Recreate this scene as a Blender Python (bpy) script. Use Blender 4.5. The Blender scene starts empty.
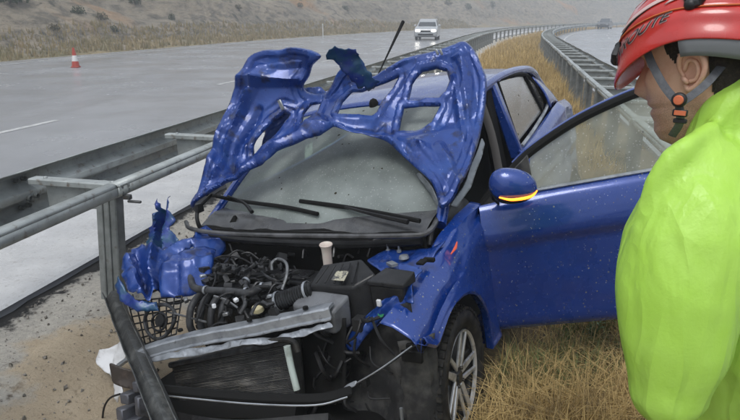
import bpy, bmesh, math, random
import numpy as np
from mathutils import Vector, Matrix, Euler, noise, geometry

random.seed(7); rng = np.random.default_rng(7)
scene = bpy.context.scene
col = scene.collection

# ------------------------------------------------------------------ camera, sky, sun, exposure
PW, PH, FPX = 740, 420, 600.0           # photograph size and focal length in its pixels
CAMZ, HOR = 1.70, 18.0
PITCH = math.atan((PH / 2 - HOR) / FPX)
cd = bpy.data.cameras.new('camera'); cam = bpy.data.objects.new('camera', cd); col.objects.link(cam)
cd.sensor_fit = 'HORIZONTAL'; cd.sensor_width = 36; cd.lens = FPX / PW * 36
cd.clip_start = .05; cd.clip_end = 6000
cam.location = (0, 0, CAMZ); cam.rotation_euler = (math.pi / 2 - PITCH, 0, 0)
scene.camera = cam

SUN_EL, SUN_AZ = 62, 205
w = bpy.data.worlds.new('World'); scene.world = w; w.use_nodes = True
nt = w.node_tree; nt.nodes.clear()
sky = nt.nodes.new('ShaderNodeTexSky'); sky.sky_type = 'NISHITA'; sky.sun_disc = False
sky.sun_elevation = math.radians(SUN_EL); sky.sun_rotation = math.radians(SUN_AZ)
sky.dust_density = 6; sky.air_density = 1.5; sky.ozone_density = 1
hs = nt.nodes.new('ShaderNodeHueSaturation'); hs.inputs['Saturation'].default_value = .12
mx = nt.nodes.new('ShaderNodeMix'); mx.data_type = 'RGBA'; mx.inputs[0].default_value = .55
mx.inputs[7].default_value = (7.7, 8.6, 9.9, 1)     # an even cloud deck over the clear-sky gradient
bg = nt.nodes.new('ShaderNodeBackground'); bg.inputs['Strength'].default_value = .13
wo = nt.nodes.new('ShaderNodeOutputWorld')
nt.links.new(sky.outputs[0], hs.inputs['Color']); nt.links.new(hs.outputs[0], mx.inputs[6])
nt.links.new(mx.outputs[2], bg.inputs[0]); nt.links.new(bg.outputs[0], wo.inputs[0])
sd = bpy.data.lights.new('sun', 'SUN'); sd.energy = 1.5; sd.angle = math.radians(25); sd.color = (1, .98, .95)
sun = bpy.data.objects.new('sun', sd); col.objects.link(sun)
e_, a_ = math.radians(SUN_EL), math.radians(SUN_AZ)
sun.rotation_euler = Vector((math.sin(a_) * math.cos(e_), math.cos(a_) * math.cos(e_), math.sin(e_))).to_track_quat('Z', 'Y').to_euler()
vs = scene.view_settings; vs.view_transform = 'Standard'; vs.look = 'None'; vs.gamma = 1; vs.exposure = .04
vs.use_curve_mapping = False
scene.cycles.use_denoising = True
scene.cycles.volume_bounces = 2
scene.cycles.transparent_max_bounces = 24
scene.cycles.max_bounces = 8

# ------------------------------------------------------------------ helpers
def ray(px, py):
    d = ((px - PW / 2) / FPX, 1.0, (PH / 2 - py) / FPX); c, s = math.cos(PITCH), math.sin(PITCH)
    return Vector((d[0], d[1] * c + d[2] * s, -d[1] * s + d[2] * c))
def Wz(px, py, z):
    r = ray(px, py); return r * ((z - CAMZ) / r.z) + Vector((0, 0, CAMZ))
def Wd(px, py, d):
    return ray(px, py) * d + Vector((0, 0, CAMZ))

# pose of the wrecked car: local x runs back from the nose, l to the car's left, z up
CY, CX0, CY0, CZ0, CROLL, CPIT = .5001, -.0235, 3.2979, -.239, .14484, -.01502
def rot3(ax, a): return Matrix.Rotation(a, 3, ax)
Bm = Matrix(((math.sin(CY), math.cos(CY), 0), (math.cos(CY), -math.sin(CY), 0), (0, 0, 1))).transposed()
RL = rot3('X', CROLL) @ rot3('Y', CPIT)
def carW(x, l, z):
    q = RL @ Vector((x - 1.5, l, z - .3)) + Vector((0, 0, .3))
    return Bm @ q + Vector((CX0, CY0, CZ0))
def toloc(P):
    q = Bm.transposed() @ (Vector(P) - Vector((CX0, CY0, CZ0))) - Vector((0, 0, .3))
    return RL.transposed() @ q + Vector((1.5, 0, .3))
CAML = toloc((0, 0, CAMZ))
def K(px, py, ax, v):
    """the point of the car-local plane x / l / z = v that lies on that line of sight"""
    d = toloc(Vector((0, 0, CAMZ)) + ray(px, py)) - CAML
    i = 'xlz'.index(ax); return CAML + d * ((v - CAML[i]) / d[i])

def nz(x, y, z=0, oct=4): return noise.fractal(Vector((x, y, z)), 1.0, 2.0, oct)

def catmull(P, res):
    P = [Vector(p) for p in P]
    if len(P) < 3 or res <= 1: return P
    Q = [2 * P[0] - P[1]] + P + [2 * P[-1] - P[-2]]; out = []
    for i in range(1, len(Q) - 2):
        a, b, c, d = Q[i - 1:i + 3]
        for k in range(res):
            t = k / res
            out.append(.5 * ((2 * b) + (c - a) * t + (2 * a - 5 * b + 4 * c - d) * t * t + (3 * b - a - 3 * c + d) * t ** 3))
    return out + [P[-1]]

class MB:
    def __init__(s): s.V = []; s.F = []
    def add(s, V, F):
        o = len(s.V); s.V += [Vector(v) for v in V]; s.F += [tuple(i + o for i in f) for f in F]; return s
    def box(s, c, size, R=None):
        c = Vector(c); h = Vector(size) / 2; R = R or Matrix.Identity(3)
        V = [c + R @ Vector((h.x * a, h.y * b, h.z * d)) for a in (-1, 1) for b in (-1, 1) for d in (-1, 1)]
        return s.add(V, [(0, 1, 3, 2), (4, 6, 7, 5), (0, 4, 5, 1), (2, 3, 7, 6), (0, 2, 6, 4), (1, 5, 7, 3)])
    def hexa(s, bottom, top):
        n = len(bottom)
        return s.add(list(bottom) + list(top), [tuple(range(n))[::-1], tuple(range(n, 2 * n))] + [(i, (i + 1) % n, n + (i + 1) % n, n + i) for i in range(n)])
    def prism(s, poly, vec):
        vec = Vector(vec); return s.hexa(poly, [Vector(p) + vec for p in poly])
    def tube(s, P, r, n=8, res=5, flat=None, cap=True):
        P = catmull(P, res); m = len(P)
        rs = [r] * m if not hasattr(r, '__len__') else [float(np.interp(i / (m - 1), np.linspace(0, 1, len(r)), r)) for i in range(m)]
        t0 = (P[1] - P[0]).normalized(); u = t0.orthogonal().normalized()
        if flat: u = (Vector(flat) - t0 * t0.dot(Vector(flat))).normalized()
        V = []; F = []
        for i, p in enumerate(P):
            t = (P[min(i + 1, m - 1)] - P[max(i - 1, 0)]).normalized()
            u = (u - t * u.dot(t)).normalized(); b = t.cross(u)
            for k in range(n):
                a = 2 * math.pi * (k + .5) / n; f = .22 if flat else 1
                V.append(p + (u * math.cos(a) * f + b * math.sin(a)) * rs[i])
        for i in range(m - 1):
            for k in range(n): F.append((i * n + k, i * n + (k + 1) % n, (i + 1) * n + (k + 1) % n, (i + 1) * n + k))
        if cap: F += [tuple(range(n))[::-1], tuple(range((m - 1) * n, m * n))]
        return s.add(V, F)
    def cyl(s, a, b, r0, r1=None, n=16): return s.tube([a, b], [r0, r0 if r1 is None else r1], n, 1)
    def lathe(s, prof, o, ax, n=32, close=False):
        o = Vector(o); ax = Vector(ax).normalized(); u = ax.orthogonal().normalized(); v = ax.cross(u); V = []; F = []
        for k in range(n):
            a = 2 * math.pi * k / n
            for (r, h) in prof: V.append(o + ax * h + (u * math.cos(a) + v * math.sin(a)) * r)
        m = len(prof)
        for k in range(n):
            for i in range(m - 1 if not close else m):
                j = (i + 1) % m; F.append((k * m + i, k * m + j, ((k + 1) % n) * m + j, ((k + 1) % n) * m + i))
        return s.add(V, F)
    def grid(s, fn, nu, nv, cu=False, cv=False):
        V = [fn(i / (nu if cu else nu - 1), j / (nv if cv else nv - 1)) for i in range(nu) for j in range(nv)]; F = []
        for i in range(nu if cu else nu - 1):
            for j in range(nv if cv else nv - 1):
                F.append((i * nv + j, i * nv + (j + 1) % nv, ((i + 1) % nu) * nv + (j + 1) % nv, ((i + 1) % nu) * nv + j))
        return s.add(V, F)
    def ball(s, c, r, nu=16, nv=10, R=None):
        c = Vector(c); r = Vector(r) if hasattr(r, '__len__') else Vector((r, r, r)); R = R or Matrix.Identity(3)
        def f(u, v):
            a = 2 * math.pi * u; b = math.pi * (v - .5) * .998
            return c + R @ Vector((r.x * math.cos(a) * math.cos(b), r.y * math.sin(a) * math.cos(b), r.z * math.sin(b)))
        return s.grid(f, nu, nv, cu=True)
    def warp(s, fn): s.V = [Vector(fn(v)) for v in s.V]; return s
    def build(s, name, mat, parent=None, smooth=True, mods=(), car=False, off=None, sharp=.7):
        V = [(v.x, -v.y, v.z) for v in s.V] if car else s.V
        if off is None and parent is not None and not car: off = parent.location
        if off is not None and not car: V = [Vector(v) - Vector(off) for v in V]
        me = bpy.data.meshes.new(name); me.from_pydata([tuple(v) for v in V], [], s.F); me.update()
        bm = bmesh.new(); bm.from_mesh(me); bmesh.ops.recalc_face_normals(bm, faces=bm.faces); bm.to_mesh(me); bm.free()
        if smooth:
            me.shade_smooth()
            if sharp: me.set_sharp_from_angle(angle=sharp)
        o = bpy.data.objects.new(name, me); col.objects.link(o); me.materials.append(mat)
        if parent is not None: o.parent = parent
        elif off is not None: o.location = off
        for m in mods:
            if m[0] == 'bevel':
                b = o.modifiers.new('bevel', 'BEVEL'); b.width = m[1]; b.segments = m[2]; b.limit_method = 'ANGLE'; b.angle_limit = .6
            elif m[0] == 'solid':
                b = o.modifiers.new('solid', 'SOLIDIFY'); b.thickness = m[1]; b.offset = m[2] if len(m) > 2 else -1
            elif m[0] == 'sub':
                b = o.modifiers.new('sub', 'SUBSURF'); b.levels = b.render_levels = m[1]
        return o

def tag(o, label=None, cat=None, group=None, kind=None):
    if label: o['label'] = label
    if cat: o['category'] = cat
    if group: o['group'] = group
    if kind: o['kind'] = kind
    return o
def thing(name, loc, label, cat, group=None):
    o = bpy.data.objects.new(name, None); col.objects.link(o); o.location = loc; o.empty_display_size = .1
    return tag(o, label, cat, group)
def copy_tree(o, parent=None):
    c = o.copy(); col.objects.link(c)
    if parent: c.parent = parent
    for ch in list(o.children): copy_tree(ch, c)
    return c

# ------------------------------------------------------------------ materials
def mat(name, base, rough=.5, metal=0., coat=0., n1=None, n2=None, bump=None, bump2=None, spec=.5, rn=None, specks=None, trans=0., sub=0.):
    """n1 / n2 = (scale, colour, low, high) noise layers; specks = (scale, colour, threshold); bump = (scale, height, detail)"""
    m = bpy.data.materials.new(name); m.use_nodes = True; t = m.node_tree; L = t.links.new
    P = t.nodes['Principled BSDF']; P.inputs['Roughness'].default_value = rough; P.inputs['Metallic'].default_value = metal
    P.inputs['Coat Weight'].default_value = coat; P.inputs['Coat Roughness'].default_value = .08
    P.inputs['Specular IOR Level'].default_value = spec; P.inputs['Transmission Weight'].default_value = trans
    if sub: P.inputs['Subsurface Weight'].default_value = sub; P.inputs['Subsurface Radius'].default_value = (.02, .008, .004)
    tc = t.nodes.new('ShaderNodeTexCoord')
    def tex(scale, detail=6, rgh=.6):
        n = t.nodes.new('ShaderNodeTexNoise'); n.inputs['Detail'].default_value = detail; n.inputs['Roughness'].default_value = rgh
        if hasattr(scale, '__len__'):
            mp = t.nodes.new('ShaderNodeMapping'); mp.inputs['Scale'].default_value = scale; L(tc.outputs['Object'], mp.inputs[0]); L(mp.outputs[0], n.inputs['Vector']); n.inputs['Scale'].default_value = 1
        else: L(tc.outputs['Object'], n.inputs['Vector']); n.inputs['Scale'].default_value = scale
        return n
    cur = t.nodes.new('ShaderNodeRGB'); cur.outputs[0].default_value = (*base, 1); cur = cur.outputs[0]
    def mixin(fac, colr):
        nonlocal cur
        x = t.nodes.new('ShaderNodeMix'); x.data_type = 'RGBA'; L(fac, x.inputs[0]); L(cur, x.inputs[6]); x.inputs[7].default_value = (*colr, 1); cur = x.outputs[2]
    for nl in (n1, n2):
        if nl:
            r = t.nodes.new('ShaderNodeMapRange'); r.inputs[1].default_value = nl[2]; r.inputs[2].default_value = nl[3]
            L(tex(nl[0]).outputs['Fac'], r.inputs[0]); mixin(r.outputs[0], nl[1])
    if specks:
        for q, sp in enumerate(specks if isinstance(specks, list) else [specks]):
            v = t.nodes.new('ShaderNodeTexVoronoi'); v.inputs['Scale'].default_value = sp[0]; L(tc.outputs['Object'], v.inputs['Vector'])
            sep = t.nodes.new('ShaderNodeSeparateColor'); L(v.outputs['Color'], sep.inputs[0])
            ml = t.nodes.new('ShaderNodeMath'); ml.operation = 'MULTIPLY'; ml.inputs[1].default_value = sp[2]; L(sep.outputs[0], ml.inputs[0])
            pw = t.nodes.new('ShaderNodeMath'); pw.operation = 'POWER'; pw.inputs[1].default_value = 3; L(ml.outputs[0], pw.inputs[0])
            lt = t.nodes.new('ShaderNodeMath'); lt.operation = 'LESS_THAN'; L(v.outputs['Distance'], lt.inputs[0]); L(pw.outputs[0], lt.inputs[1])
            mixin(lt.outputs[0], sp[1])
    L(cur, P.inputs['Base Color'])
    if rn:
        r = t.nodes.new('ShaderNodeMapRange'); r.inputs[1].default_value = .35; r.inputs[2].default_value = .65; r.inputs[3].default_value = rn[1]; r.inputs[4].default_value = rn[2]
        L(tex(rn[0]).outputs['Fac'], r.inputs[0]); L(r.outputs[0], P.inputs['Roughness'])
    prev = None
    for b in (bump, bump2):
        if b:
            bn = t.nodes.new('ShaderNodeBump'); bn.inputs['Distance'].default_value = b[1]; bn.inputs['Strength'].default_value = 1
            L(tex(b[0], b[2] if len(b) > 2 else 5).outputs['Fac'], bn.inputs['Height'])
            if prev: L(prev, bn.inputs['Normal'])
            prev = bn.outputs[0]
    if prev: L(prev, P.inputs['Normal'])
    return m

def emis(name, c, s):
    m = bpy.data.materials.new(name); m.use_nodes = True; P = m.node_tree.nodes['Principled BSDF']
    P.inputs['Base Color'].default_value = (*c, 1); P.inputs['Emission Color'].default_value = (*c, 1); P.inputs['Emission Strength'].default_value = s; return m

def glass(name, tint, rough=.03, dirt=.12, dirtcol=(.35, .37, .36), beads=.28, drops=220., fog=0., foggy=(.55, .6, .58)):
    """thin pane: transparent tint + fresnel gloss, beads of rain, dried dirt"""
    m = bpy.data.materials.new(name); m.use_nodes = True; t = m.node_tree; L = t.links.new; t.nodes.clear()
    out = t.nodes.new('ShaderNodeOutputMaterial'); tr = t.nodes.new('ShaderNodeBsdfTransparent'); tr.inputs[0].default_value = (*tint, 1)
    gl = t.nodes.new('ShaderNodeBsdfGlossy'); gl.inputs['Roughness'].default_value = rough
    fr = t.nodes.new('ShaderNodeFresnel'); fr.inputs[0].default_value = 1.55
    tc = t.nodes.new('ShaderNodeTexCoord')
    v = t.nodes.new('ShaderNodeTexVoronoi'); v.inputs['Scale'].default_value = drops; L(tc.outputs['Object'], v.inputs['Vector'])
    bn = t.nodes.new('ShaderNodeBump'); bn.inputs['Distance'].default_value = .0006; bn.inputs['Strength'].default_value = .6; L(v.outputs['Distance'], bn.inputs['Height'])
    L(bn.outputs[0], gl.inputs['Normal']); L(bn.outputs[0], fr.inputs['Normal'])
    m1 = t.nodes.new('ShaderNodeMixShader'); L(fr.outputs[0], m1.inputs[0]); L(tr.outputs[0], m1.inputs[1]); L(gl.outputs[0], m1.inputs[2])
    df = t.nodes.new('ShaderNodeBsdfDiffuse'); df.inputs[0].default_value = (*dirtcol, 1)
    no = t.nodes.new('ShaderNodeTexNoise'); no.inputs['Scale'].default_value = 5; no.inputs['Detail'].default_value = 8; L(tc.outputs['Object'], no.inputs['Vector'])
    r = t.nodes.new('ShaderNodeMapRange'); r.inputs[1].default_value = .35; r.inputs[2].default_value = .75; r.inputs[3].default_value = fog; r.inputs[4].default_value = fog + dirt; L(no.outputs['Fac'], r.inputs[0])
    m2 = t.nodes.new('ShaderNodeMixShader'); L(r.outputs[0], m2.inputs[0]); L(m1.outputs[0], m2.inputs[1]); L(df.outputs[0], m2.inputs[2])
    # leaf bits and mud stuck to the pane
    v2 = t.nodes.new('ShaderNodeTexVoronoi'); v2.inputs['Scale'].default_value = 24; L(tc.outputs['Object'], v2.inputs['Vector'])
    sp = t.nodes.new('ShaderNodeSeparateColor'); L(v2.outputs['Color'], sp.inputs[0])
    pw = t.nodes.new('ShaderNodeMath'); pw.operation = 'POWER'; pw.inputs[1].default_value = 6; L(sp.outputs[0], pw.inputs[0])
    ml = t.nodes.new('ShaderNodeMath'); ml.operation = 'MULTIPLY'; ml.inputs[1].default_value = .2; L(pw.outputs[0], ml.inputs[0])
    lt = t.nodes.new('ShaderNodeMath'); lt.operation = 'LESS_THAN'; L(v2.outputs['Distance'], lt.inputs[0]); L(ml.outputs[0], lt.inputs[1])
    d2 = t.nodes.new('ShaderNodeBsdfDiffuse'); d2.inputs[0].default_value = (.03, .025, .015, 1)
    m3 = t.nodes.new('ShaderNodeMixShader'); L(lt.outputs[0], m3.inputs[0]); L(m2.outputs[0], m3.inputs[1]); L(d2.outputs[0], m3.inputs[2])
    v3 = t.nodes.new('ShaderNodeTexVoronoi'); v3.inputs['Scale'].default_value = 75; L(tc.outputs['Object'], v3.inputs['Vector'])
    s3 = t.nodes.new('ShaderNodeSeparateColor'); L(v3.outputs['Color'], s3.inputs[0]); q3 = t.nodes.new('ShaderNodeMath'); q3.operation = 'MULTIPLY'; q3.inputs[1].default_value = .32; L(s3.outputs[1], q3.inputs[0])
    l3 = t.nodes.new('ShaderNodeMath'); l3.operation = 'LESS_THAN'; L(v3.outputs['Distance'], l3.inputs[0]); L(q3.outputs[0], l3.inputs[1]); k3 = t.nodes.new('ShaderNodeMath'); k3.operation = 'MULTIPLY'; k3.inputs[1].default_value = beads; L(l3.outputs[0], k3.inputs[0])
    d3 = t.nodes.new('ShaderNodeBsdfDiffuse'); d3.inputs[0].default_value = (.7, .72, .72, 1); m4 = t.nodes.new('ShaderNodeMixShader'); L(k3.outputs[0], m4.inputs[0]); L(m3.outputs[0], m4.inputs[1]); L(d3.outputs[0], m4.inputs[2])  # raindrop highlights painted as pale diffuse dots
    L(m4.outputs[0], out.inputs[0]); return m

MUD = (.16, .12, .075)
M = dict(
    blue=mat('blue_paint', (.003, .033, .215), .24, .25, .9, n1=(3, (.004, .041, .25), .4, .7), n2=(26, (.012, .030, .16), .62, .75), specks=[(36, MUD, .48), (52, (.20, .20, .19), .60), (80, (.40, .43, .50), .58)], rn=(9, .16, .38), bump=(160, .0004, 2)),  # palest specks are wet raindrop highlights put into the colour; the others mud
    inner=mat('blue_paint_inside', (.003, .033, .20), .30, .25, .45, n1=(6, (.007, .054, .265), .45, .7), n2=(11, (.002, .008, .055), .54, .68), specks=[(60, (.02, .02, .02), .45), (70, (.40, .42, .45), .50)], rn=(12, .24, .5), bump=(30, .0012, 3), bump2=(170, .0006, 2)),
    teal=mat('scraped_teal', (.008, .060, .13), .42, .25, .3, n1=(9, (.006, .026, .19), .45, .6), n2=(30, (.22, .27, .3), .64, .72), bump=(60, .002, 4)),
    plastic=mat('black_plastic', (.012, .012, .013), .42, n1=(6, (.03, .03, .031), .45, .7), specks=(120, (.12, .11, .1), .38), rn=(10, .25, .6), bump=(90, .0008, 3), spec=.22),
    grit=mat('dusty_black_plastic', (.026, .026, .027), .6, n1=(9, (.10, .097, .09), .45, .75), specks=(90, (.13, .12, .1), .45), bump=(70, .0015, 4), spec=.22),
    rubber=mat('rubber', (.012, .012, .012), .62, n1=(25, (.05, .045, .038), .45, .75), bump=(120, .001, 3), spec=.22),
    gap=mat('dark_cavity', (.006, .006, .006), .8, spec=.22),
    alu=mat('cast_aluminium', (.22, .225, .23), .45, .8, n1=(12, (.07, .07, .07), .45, .7), n2=(40, (.3, .3, .3), .6, .8), bump=(60, .002, 4)),
    dalu=mat('oily_metal', (.06, .06, .062), .42, .7, n1=(14, (.02, .02, .02), .4, .65), n2=(30, (.16, .16, .165), .6, .8), bump=(70, .002, 4)),
    pipe=mat('grey_plastic', (.048, .05, .054), .42, n1=(22, (.02, .02, .021), .42, .62), n2=(9, (.11, .105, .10), .58, .75), specks=(110, (.2, .2, .2), .35), bump=(80, .001, 3), spec=.22),
    airbox=mat('grey_airbox_plastic', (.017, .0175, .019), .36, n1=(8, (.032, .032, .034), .45, .7), specks=(150, (.18, .17, .16), .38), rn=(14, .22, .5), bump=(150, .0006, 2), spec=.22),
    silver=mat('bare_steel', (.36, .38, .41), .4, .6, n1=(9, (.2, .215, .235), .45, .65), n2=(22, (.06, .06, .06), .62, .74), bump=(50, .002, 4)),
    fins=mat('radiator_core', (.17, .165, .155), .5, .2, n1=(30, (.26, .24, .2), .5, .75), bump=((4, 4, 420), .004, 2)),
    white=mat('torn_white_plastic', (.62, .63, .65), .5, n1=(8, (.4, .4, .4), .5, .75), bump=(30, .003, 4)),
    red_ins=mat('orange_lens', (.55, .05, .02), .2, coat=1),
    rim=mat('machined_alloy', (.62, .63, .64), .34, .6, n1=(16, (.16, .15, .13), .5, .72)),
    rimd=mat('dark_alloy', (.035, .036, .038), .4, .5, n1=(16, (.1, .085, .06), .5, .75)),
    galv=mat('galvanised_steel', (.36, .385, .38), .42, .2, n1=(5, (.25, .27, .265), .4, .65), n2=(20, (.13, .10, .075), .58, .74), rn=(12, .3, .55), bump=(18, .002, 4)),
    galvd=mat('dull_galvanised_steel', (.22, .235, .23), .5, .25, n1=(7, (.13, .14, .135), .4, .65), n2=(20, (.08, .065, .05), .6, .74), bump=(20, .003, 4)),
    postd=mat('muddy_steel', (.06, .062, .062), .5, .3, n1=(10, (.15, .155, .15), .5, .7), n2=(24, (.1, .075, .05), .62, .76), bump=(22, .006, 4)),
    seat=mat('seat_cloth', (.03, .03, .032), .9, bump=(200, .001, 2)),
    belt=mat('seat_belt', (.16, .15, .145), .8),
    wglass=glass('windscreen_glass', (.42, .62, .53), .05, .22, (.42, .47, .45), beads=.13, fog=.30),
    dglass=glass('wet_door_glass', (.74, .80, .74), .06, .34, (.46, .47, .40), fog=.30),
    rglass=glass('tinted_glass', (.22, .24, .23), .05, .2, (.20, .19, .17), fog=.12),
    signal=emis('lit_turn_signal', (1, .24, .015), 3.2),
    wear=mat('reservoir_plastic', (.62, .52, .47), .45, n1=(20, (.62, .58, .52), .45, .7)),
    green=emis('green_cap', (.02, .22, .09), 0.),
    yellow=mat('oil_cap', (.42, .37, .22), .4),
    wire=mat('wire_sheath', (.015, .015, .016), .5, spec=.22),
)

# ------------------------------------------------------------------ the motorway: s runs along it, r to the right of the camera
RA = math.radians(13.5); TX, TY = math.sin(RA), math.cos(RA)
def cv(s): return max(0., s - 32) ** 2 / 560
def SR(s, r, z=0.):
    q = r + cv(s); return Vector((s * TX + q * TY, s * TY - q * TX, z))
def toSR(x, y):
    return x * TX + y * TY, x * TY - y * TX          # valid where the road is still straight
GR = [-3.02, -2.9, -2.4, -1.95, -1.5, -1.0, -.16, .5, 1.2, 1.75]
GZ = [-.055, -.032, -.04, -.17, -.31, -.29, -.135, -.10, -.08, -.06]
def gz(s, r):
    z = float(np.interp(r, GR, GZ))
    if -3 < r < 1.8 and s < 60: z += .028 * nz(s * 1.3, r * 1.3, 0) + .012 * nz(s * 6, r * 6, 3, 2)
    if r < -20.6 or r > 14.5: z -= .4 * min(1, max(-20.6 - r, r - 14.5) / 6)
    return z

S_ = np.concatenate([[-600, -200, -60, -20], np.arange(-8, 10, .14), np.geomspace(10, 480, 70), [700, 1100, 1600]])
R_ = np.concatenate([[-900, -300, -90, -40, -21, -20.6, -12, -5], np.arange(-3.3, 2.2, .1), [3, 6, 14.5, 18, 30, 70, 200, 600, 1500]])
gb = MB(); gv = [SR(s, r, gz(s, r)) if s < 480 else SR(480, r, -.5) + Vector((TX, TY, 0)) * (s - 480) for s in S_ for r in R_]
nr = len(R_)
gb.add(gv, [(i * nr + j, i * nr + j + 1, (i + 1) * nr + j + 1, (i + 1) * nr + j) for i in range(len(S_) - 1) for j in range(nr - 1)])

def ground_mat():
    m = bpy.data.materials.new('median_soil'); m.use_nodes = True; t = m.node_tree; L = t.links.new; P = t.nodes['Principled BSDF']
    P.inputs['Roughness'].default_value = .85; P.inputs['Specular IOR Level'].default_value = .35
    at = t.nodes.new('ShaderNodeAttribute'); at.attribute_name = 'across'; al = t.nodes.new('ShaderNodeAttribute'); al.attribute_name = 'along'
    tc = t.nodes.new('ShaderNodeTexCoord')
    def N(sc, det=7, rg=.62):
        n = t.nodes.new('ShaderNodeTexNoise'); n.inputs['Scale'].default_value = sc; n.inputs['Detail'].default_value = det; n.inputs['Roughness'].default_value = rg; L(tc.outputs['Object'], n.inputs['Vector']); return n.outputs['Fac']
    def mr(v, a, b, c=0, d=1):
        r = t.nodes.new('ShaderNodeMapRange'); r.inputs[1].default_value = a; r.inputs[2].default_value = b; r.inputs[3].default_value = c; r.inputs[4].default_value = d; L(v, r.inputs[0]); return r.outputs[0]
    def ma(op, a, b):
        x = t.nodes.new('ShaderNodeMath'); x.operation = op
        for i, v in enumerate((a, b)):
            if isinstance(v, (int, float)): x.inputs[i].default_value = v
            else: L(v, x.inputs[i])
        return x.outputs[0]
    def mixc(f, a, b):
        x = t.nodes.new('ShaderNodeMix'); x.data_type = 'RGBA'; L(f, x.inputs[0])
        for i, v in ((6, a), (7, b)):
            if isinstance(v, tuple): x.inputs[i].default_value = (*v, 1)
            else: L(v, x.inputs[i])
        return x.outputs[2]
    rr = ma('ADD', at.outputs['Fac'], mr(N(2.2), .25, .75, -.32, .32))
    gravel = mixc(mr(N(30), .35, .7), (.52, .49, .43), (.36, .335, .30))
    gravel = mixc(mr(N(3.5), .5, .72), gravel, (.60, .565, .50))
    gravel = mixc(mr(N(75, 3), .64, .70), gravel, (.06, .05, .04))
    gravel = mixc(mr(N(7, 8), .60, .68), gravel, (.14, .115, .09))
    soil = mixc(mr(N(5), .35, .7), (.46, .37, .26), (.56, .465, .34))
    soil = mixc(mr(N(40), .55, .7), soil, (.30, .24, .165))
    turf = mixc(mr(N(4), .35, .65), (.17, .125, .075), (.27, .205, .12))
    turf = mixc(mr(N(1.6), .52, .66), turf, (.09, .085, .04))
    turf = mixc(mr(N(40), .5, .7), turf, (.07, .05, .03))
    r2 = ma('ADD', rr, mr(al.outputs['Fac'], 2.7, 3.5, .5, 0)); c = mixc(mr(r2, -2.02, -1.88), gravel, soil); c = mixc(mr(rr, -1.35, -1.1), c, turf)
    tar = ma('MULTIPLY', mr(ma('ADD', at.outputs['Fac'], mr(N(7), .3, .7, -.09, .09)), -2.87, -2.82, 1, 0), 1.0)
    c = mixc(tar, c, (.022, .021, .02))
    far = mr(ma('ABSOLUTE', at.outputs['Fac'], 0), 15, 16.5)
    c = mixc(far, c, mixc(mr(N(.6), .35, .65), (.24, .19, .11), (.15, .14, .07)))
    L(c, P.inputs['Base Color'])
    b1 = t.nodes.new('ShaderNodeBump'); b1.inputs['Distance'].default_value = .03; L(N(14, 9, .7), b1.inputs['Height'])
    b2 = t.nodes.new('ShaderNodeBump'); b2.inputs['Distance'].default_value = .012; L(N(70, 6, .7), b2.inputs['Height']); L(b1.outputs[0], b2.inputs['Normal'])
    L(b2.outputs[0], P.inputs['Normal']); return m
go = gb.build('ground', ground_mat(), smooth=True, sharp=None); tag(go, kind='structure')
for nm, vals in (('across', [r for s in S_ for r in R_]), ('along', [s for s in S_ for r in R_])):
    a = go.data.attributes.new(nm, 'FLOAT', 'POINT'); a.data.foreach_set('value', vals)

asphalt = mat('wet_asphalt', (.25, .257, .272), .34, n1=(.3, (.30, .308, .325), .4, .62), n2=((.6, .05, .6), (.215, .22, .233), .5, .8), specks=(60, (.16, .16, .165), .5), rn=(.4, .16, .30), bump=(90, .0025, 6), bump2=(1.2, .01, 3), spec=.5)
SS = np.concatenate([[-400, -150, -60], np.arange(-30, 60, 3.), np.geomspace(60, 470, 60)])
def strip(name, m, r0, r1, z0, z1=None, lip=0, nrr=6, kind='structure'):
    z1 = z0 if z1 is None else z1; rs = list(np.linspace(r0, r1, nrr)); zs = list(np.linspace(z0, z1, nrr))
    if lip: rs = [r0 - .01] + rs + [r1 + .03]; zs = [z0 - lip] + zs + [z1 - lip]
    b = MB(); b.add([SR(s, r, z) for s in SS for r, z in zip(rs, zs)], [(i * len(rs) + j, i * len(rs) + j + 1, (i + 1) * len(rs) + j + 1, (i + 1) * len(rs) + j) for i in range(len(SS) - 1) for j in range(len(rs) - 1)])
    return tag(b.build(name, m, smooth=False), kind=kind)
road_l = strip('road_left', asphalt, -20.5, -3.0, 0, 0, lip=.12)
road_r = strip('road_right', asphalt, 1.85, 14.4, 0, 0, lip=.12)
strip('concrete_gutter', mat('wet_concrete', (.50, .50, .50), .4, n1=(3, (.42, .42, .425), .4, .65), n2=(28, (.32, .31, .3), .55, .75), specks=(45, (.12, .11, .1), .5), rn=(2, .2, .5), bump=(60, .004, 6)), -4.4, -3.0, .005, .005, lip=.012)
paint = mat('worn_road_paint', (.5, .5, .49), .5, n1=(6, (.2, .2, .2), .45, .66), bump=(60, .003, 4))
def line(parent, r, s0, s1, wd=.13, nm='lane_marking'):
    ss = np.arange(s0, s1 + .01, min(2., (s1 - s0) / 2)) if s1 - s0 < 40 else np.geomspace(max(s0, 1), s1, 60)
    b = MB(); b.add([SR(s, q, .004) for s in ss for q in (r - wd / 2, r + wd / 2)], [(2 * i, 2 * i + 1, 2 * i + 3, 2 * i + 2) for i in range(len(ss) - 1)])
    b.build(nm, paint, parent, smooth=False)
for k in range(8):
    line(road_l, -7.75, 5.9 + 9 * k - 9, 8.9 + 9 * k - 9)
    if k > 3: line(road_l, -11.5, 3 + 9 * k, 6 + 9 * k)
line(road_l, -4.7, 1, 330, .12, 'edge_line'); line(road_l, -19.2, 1, 330, .12, 'edge_line'); line(road_r, 2.75, 1, 330, .13, 'edge_line')
for k in range(8): line(road_r, 6.4, 12 + 9 * k, 15 + 9 * k)

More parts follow.
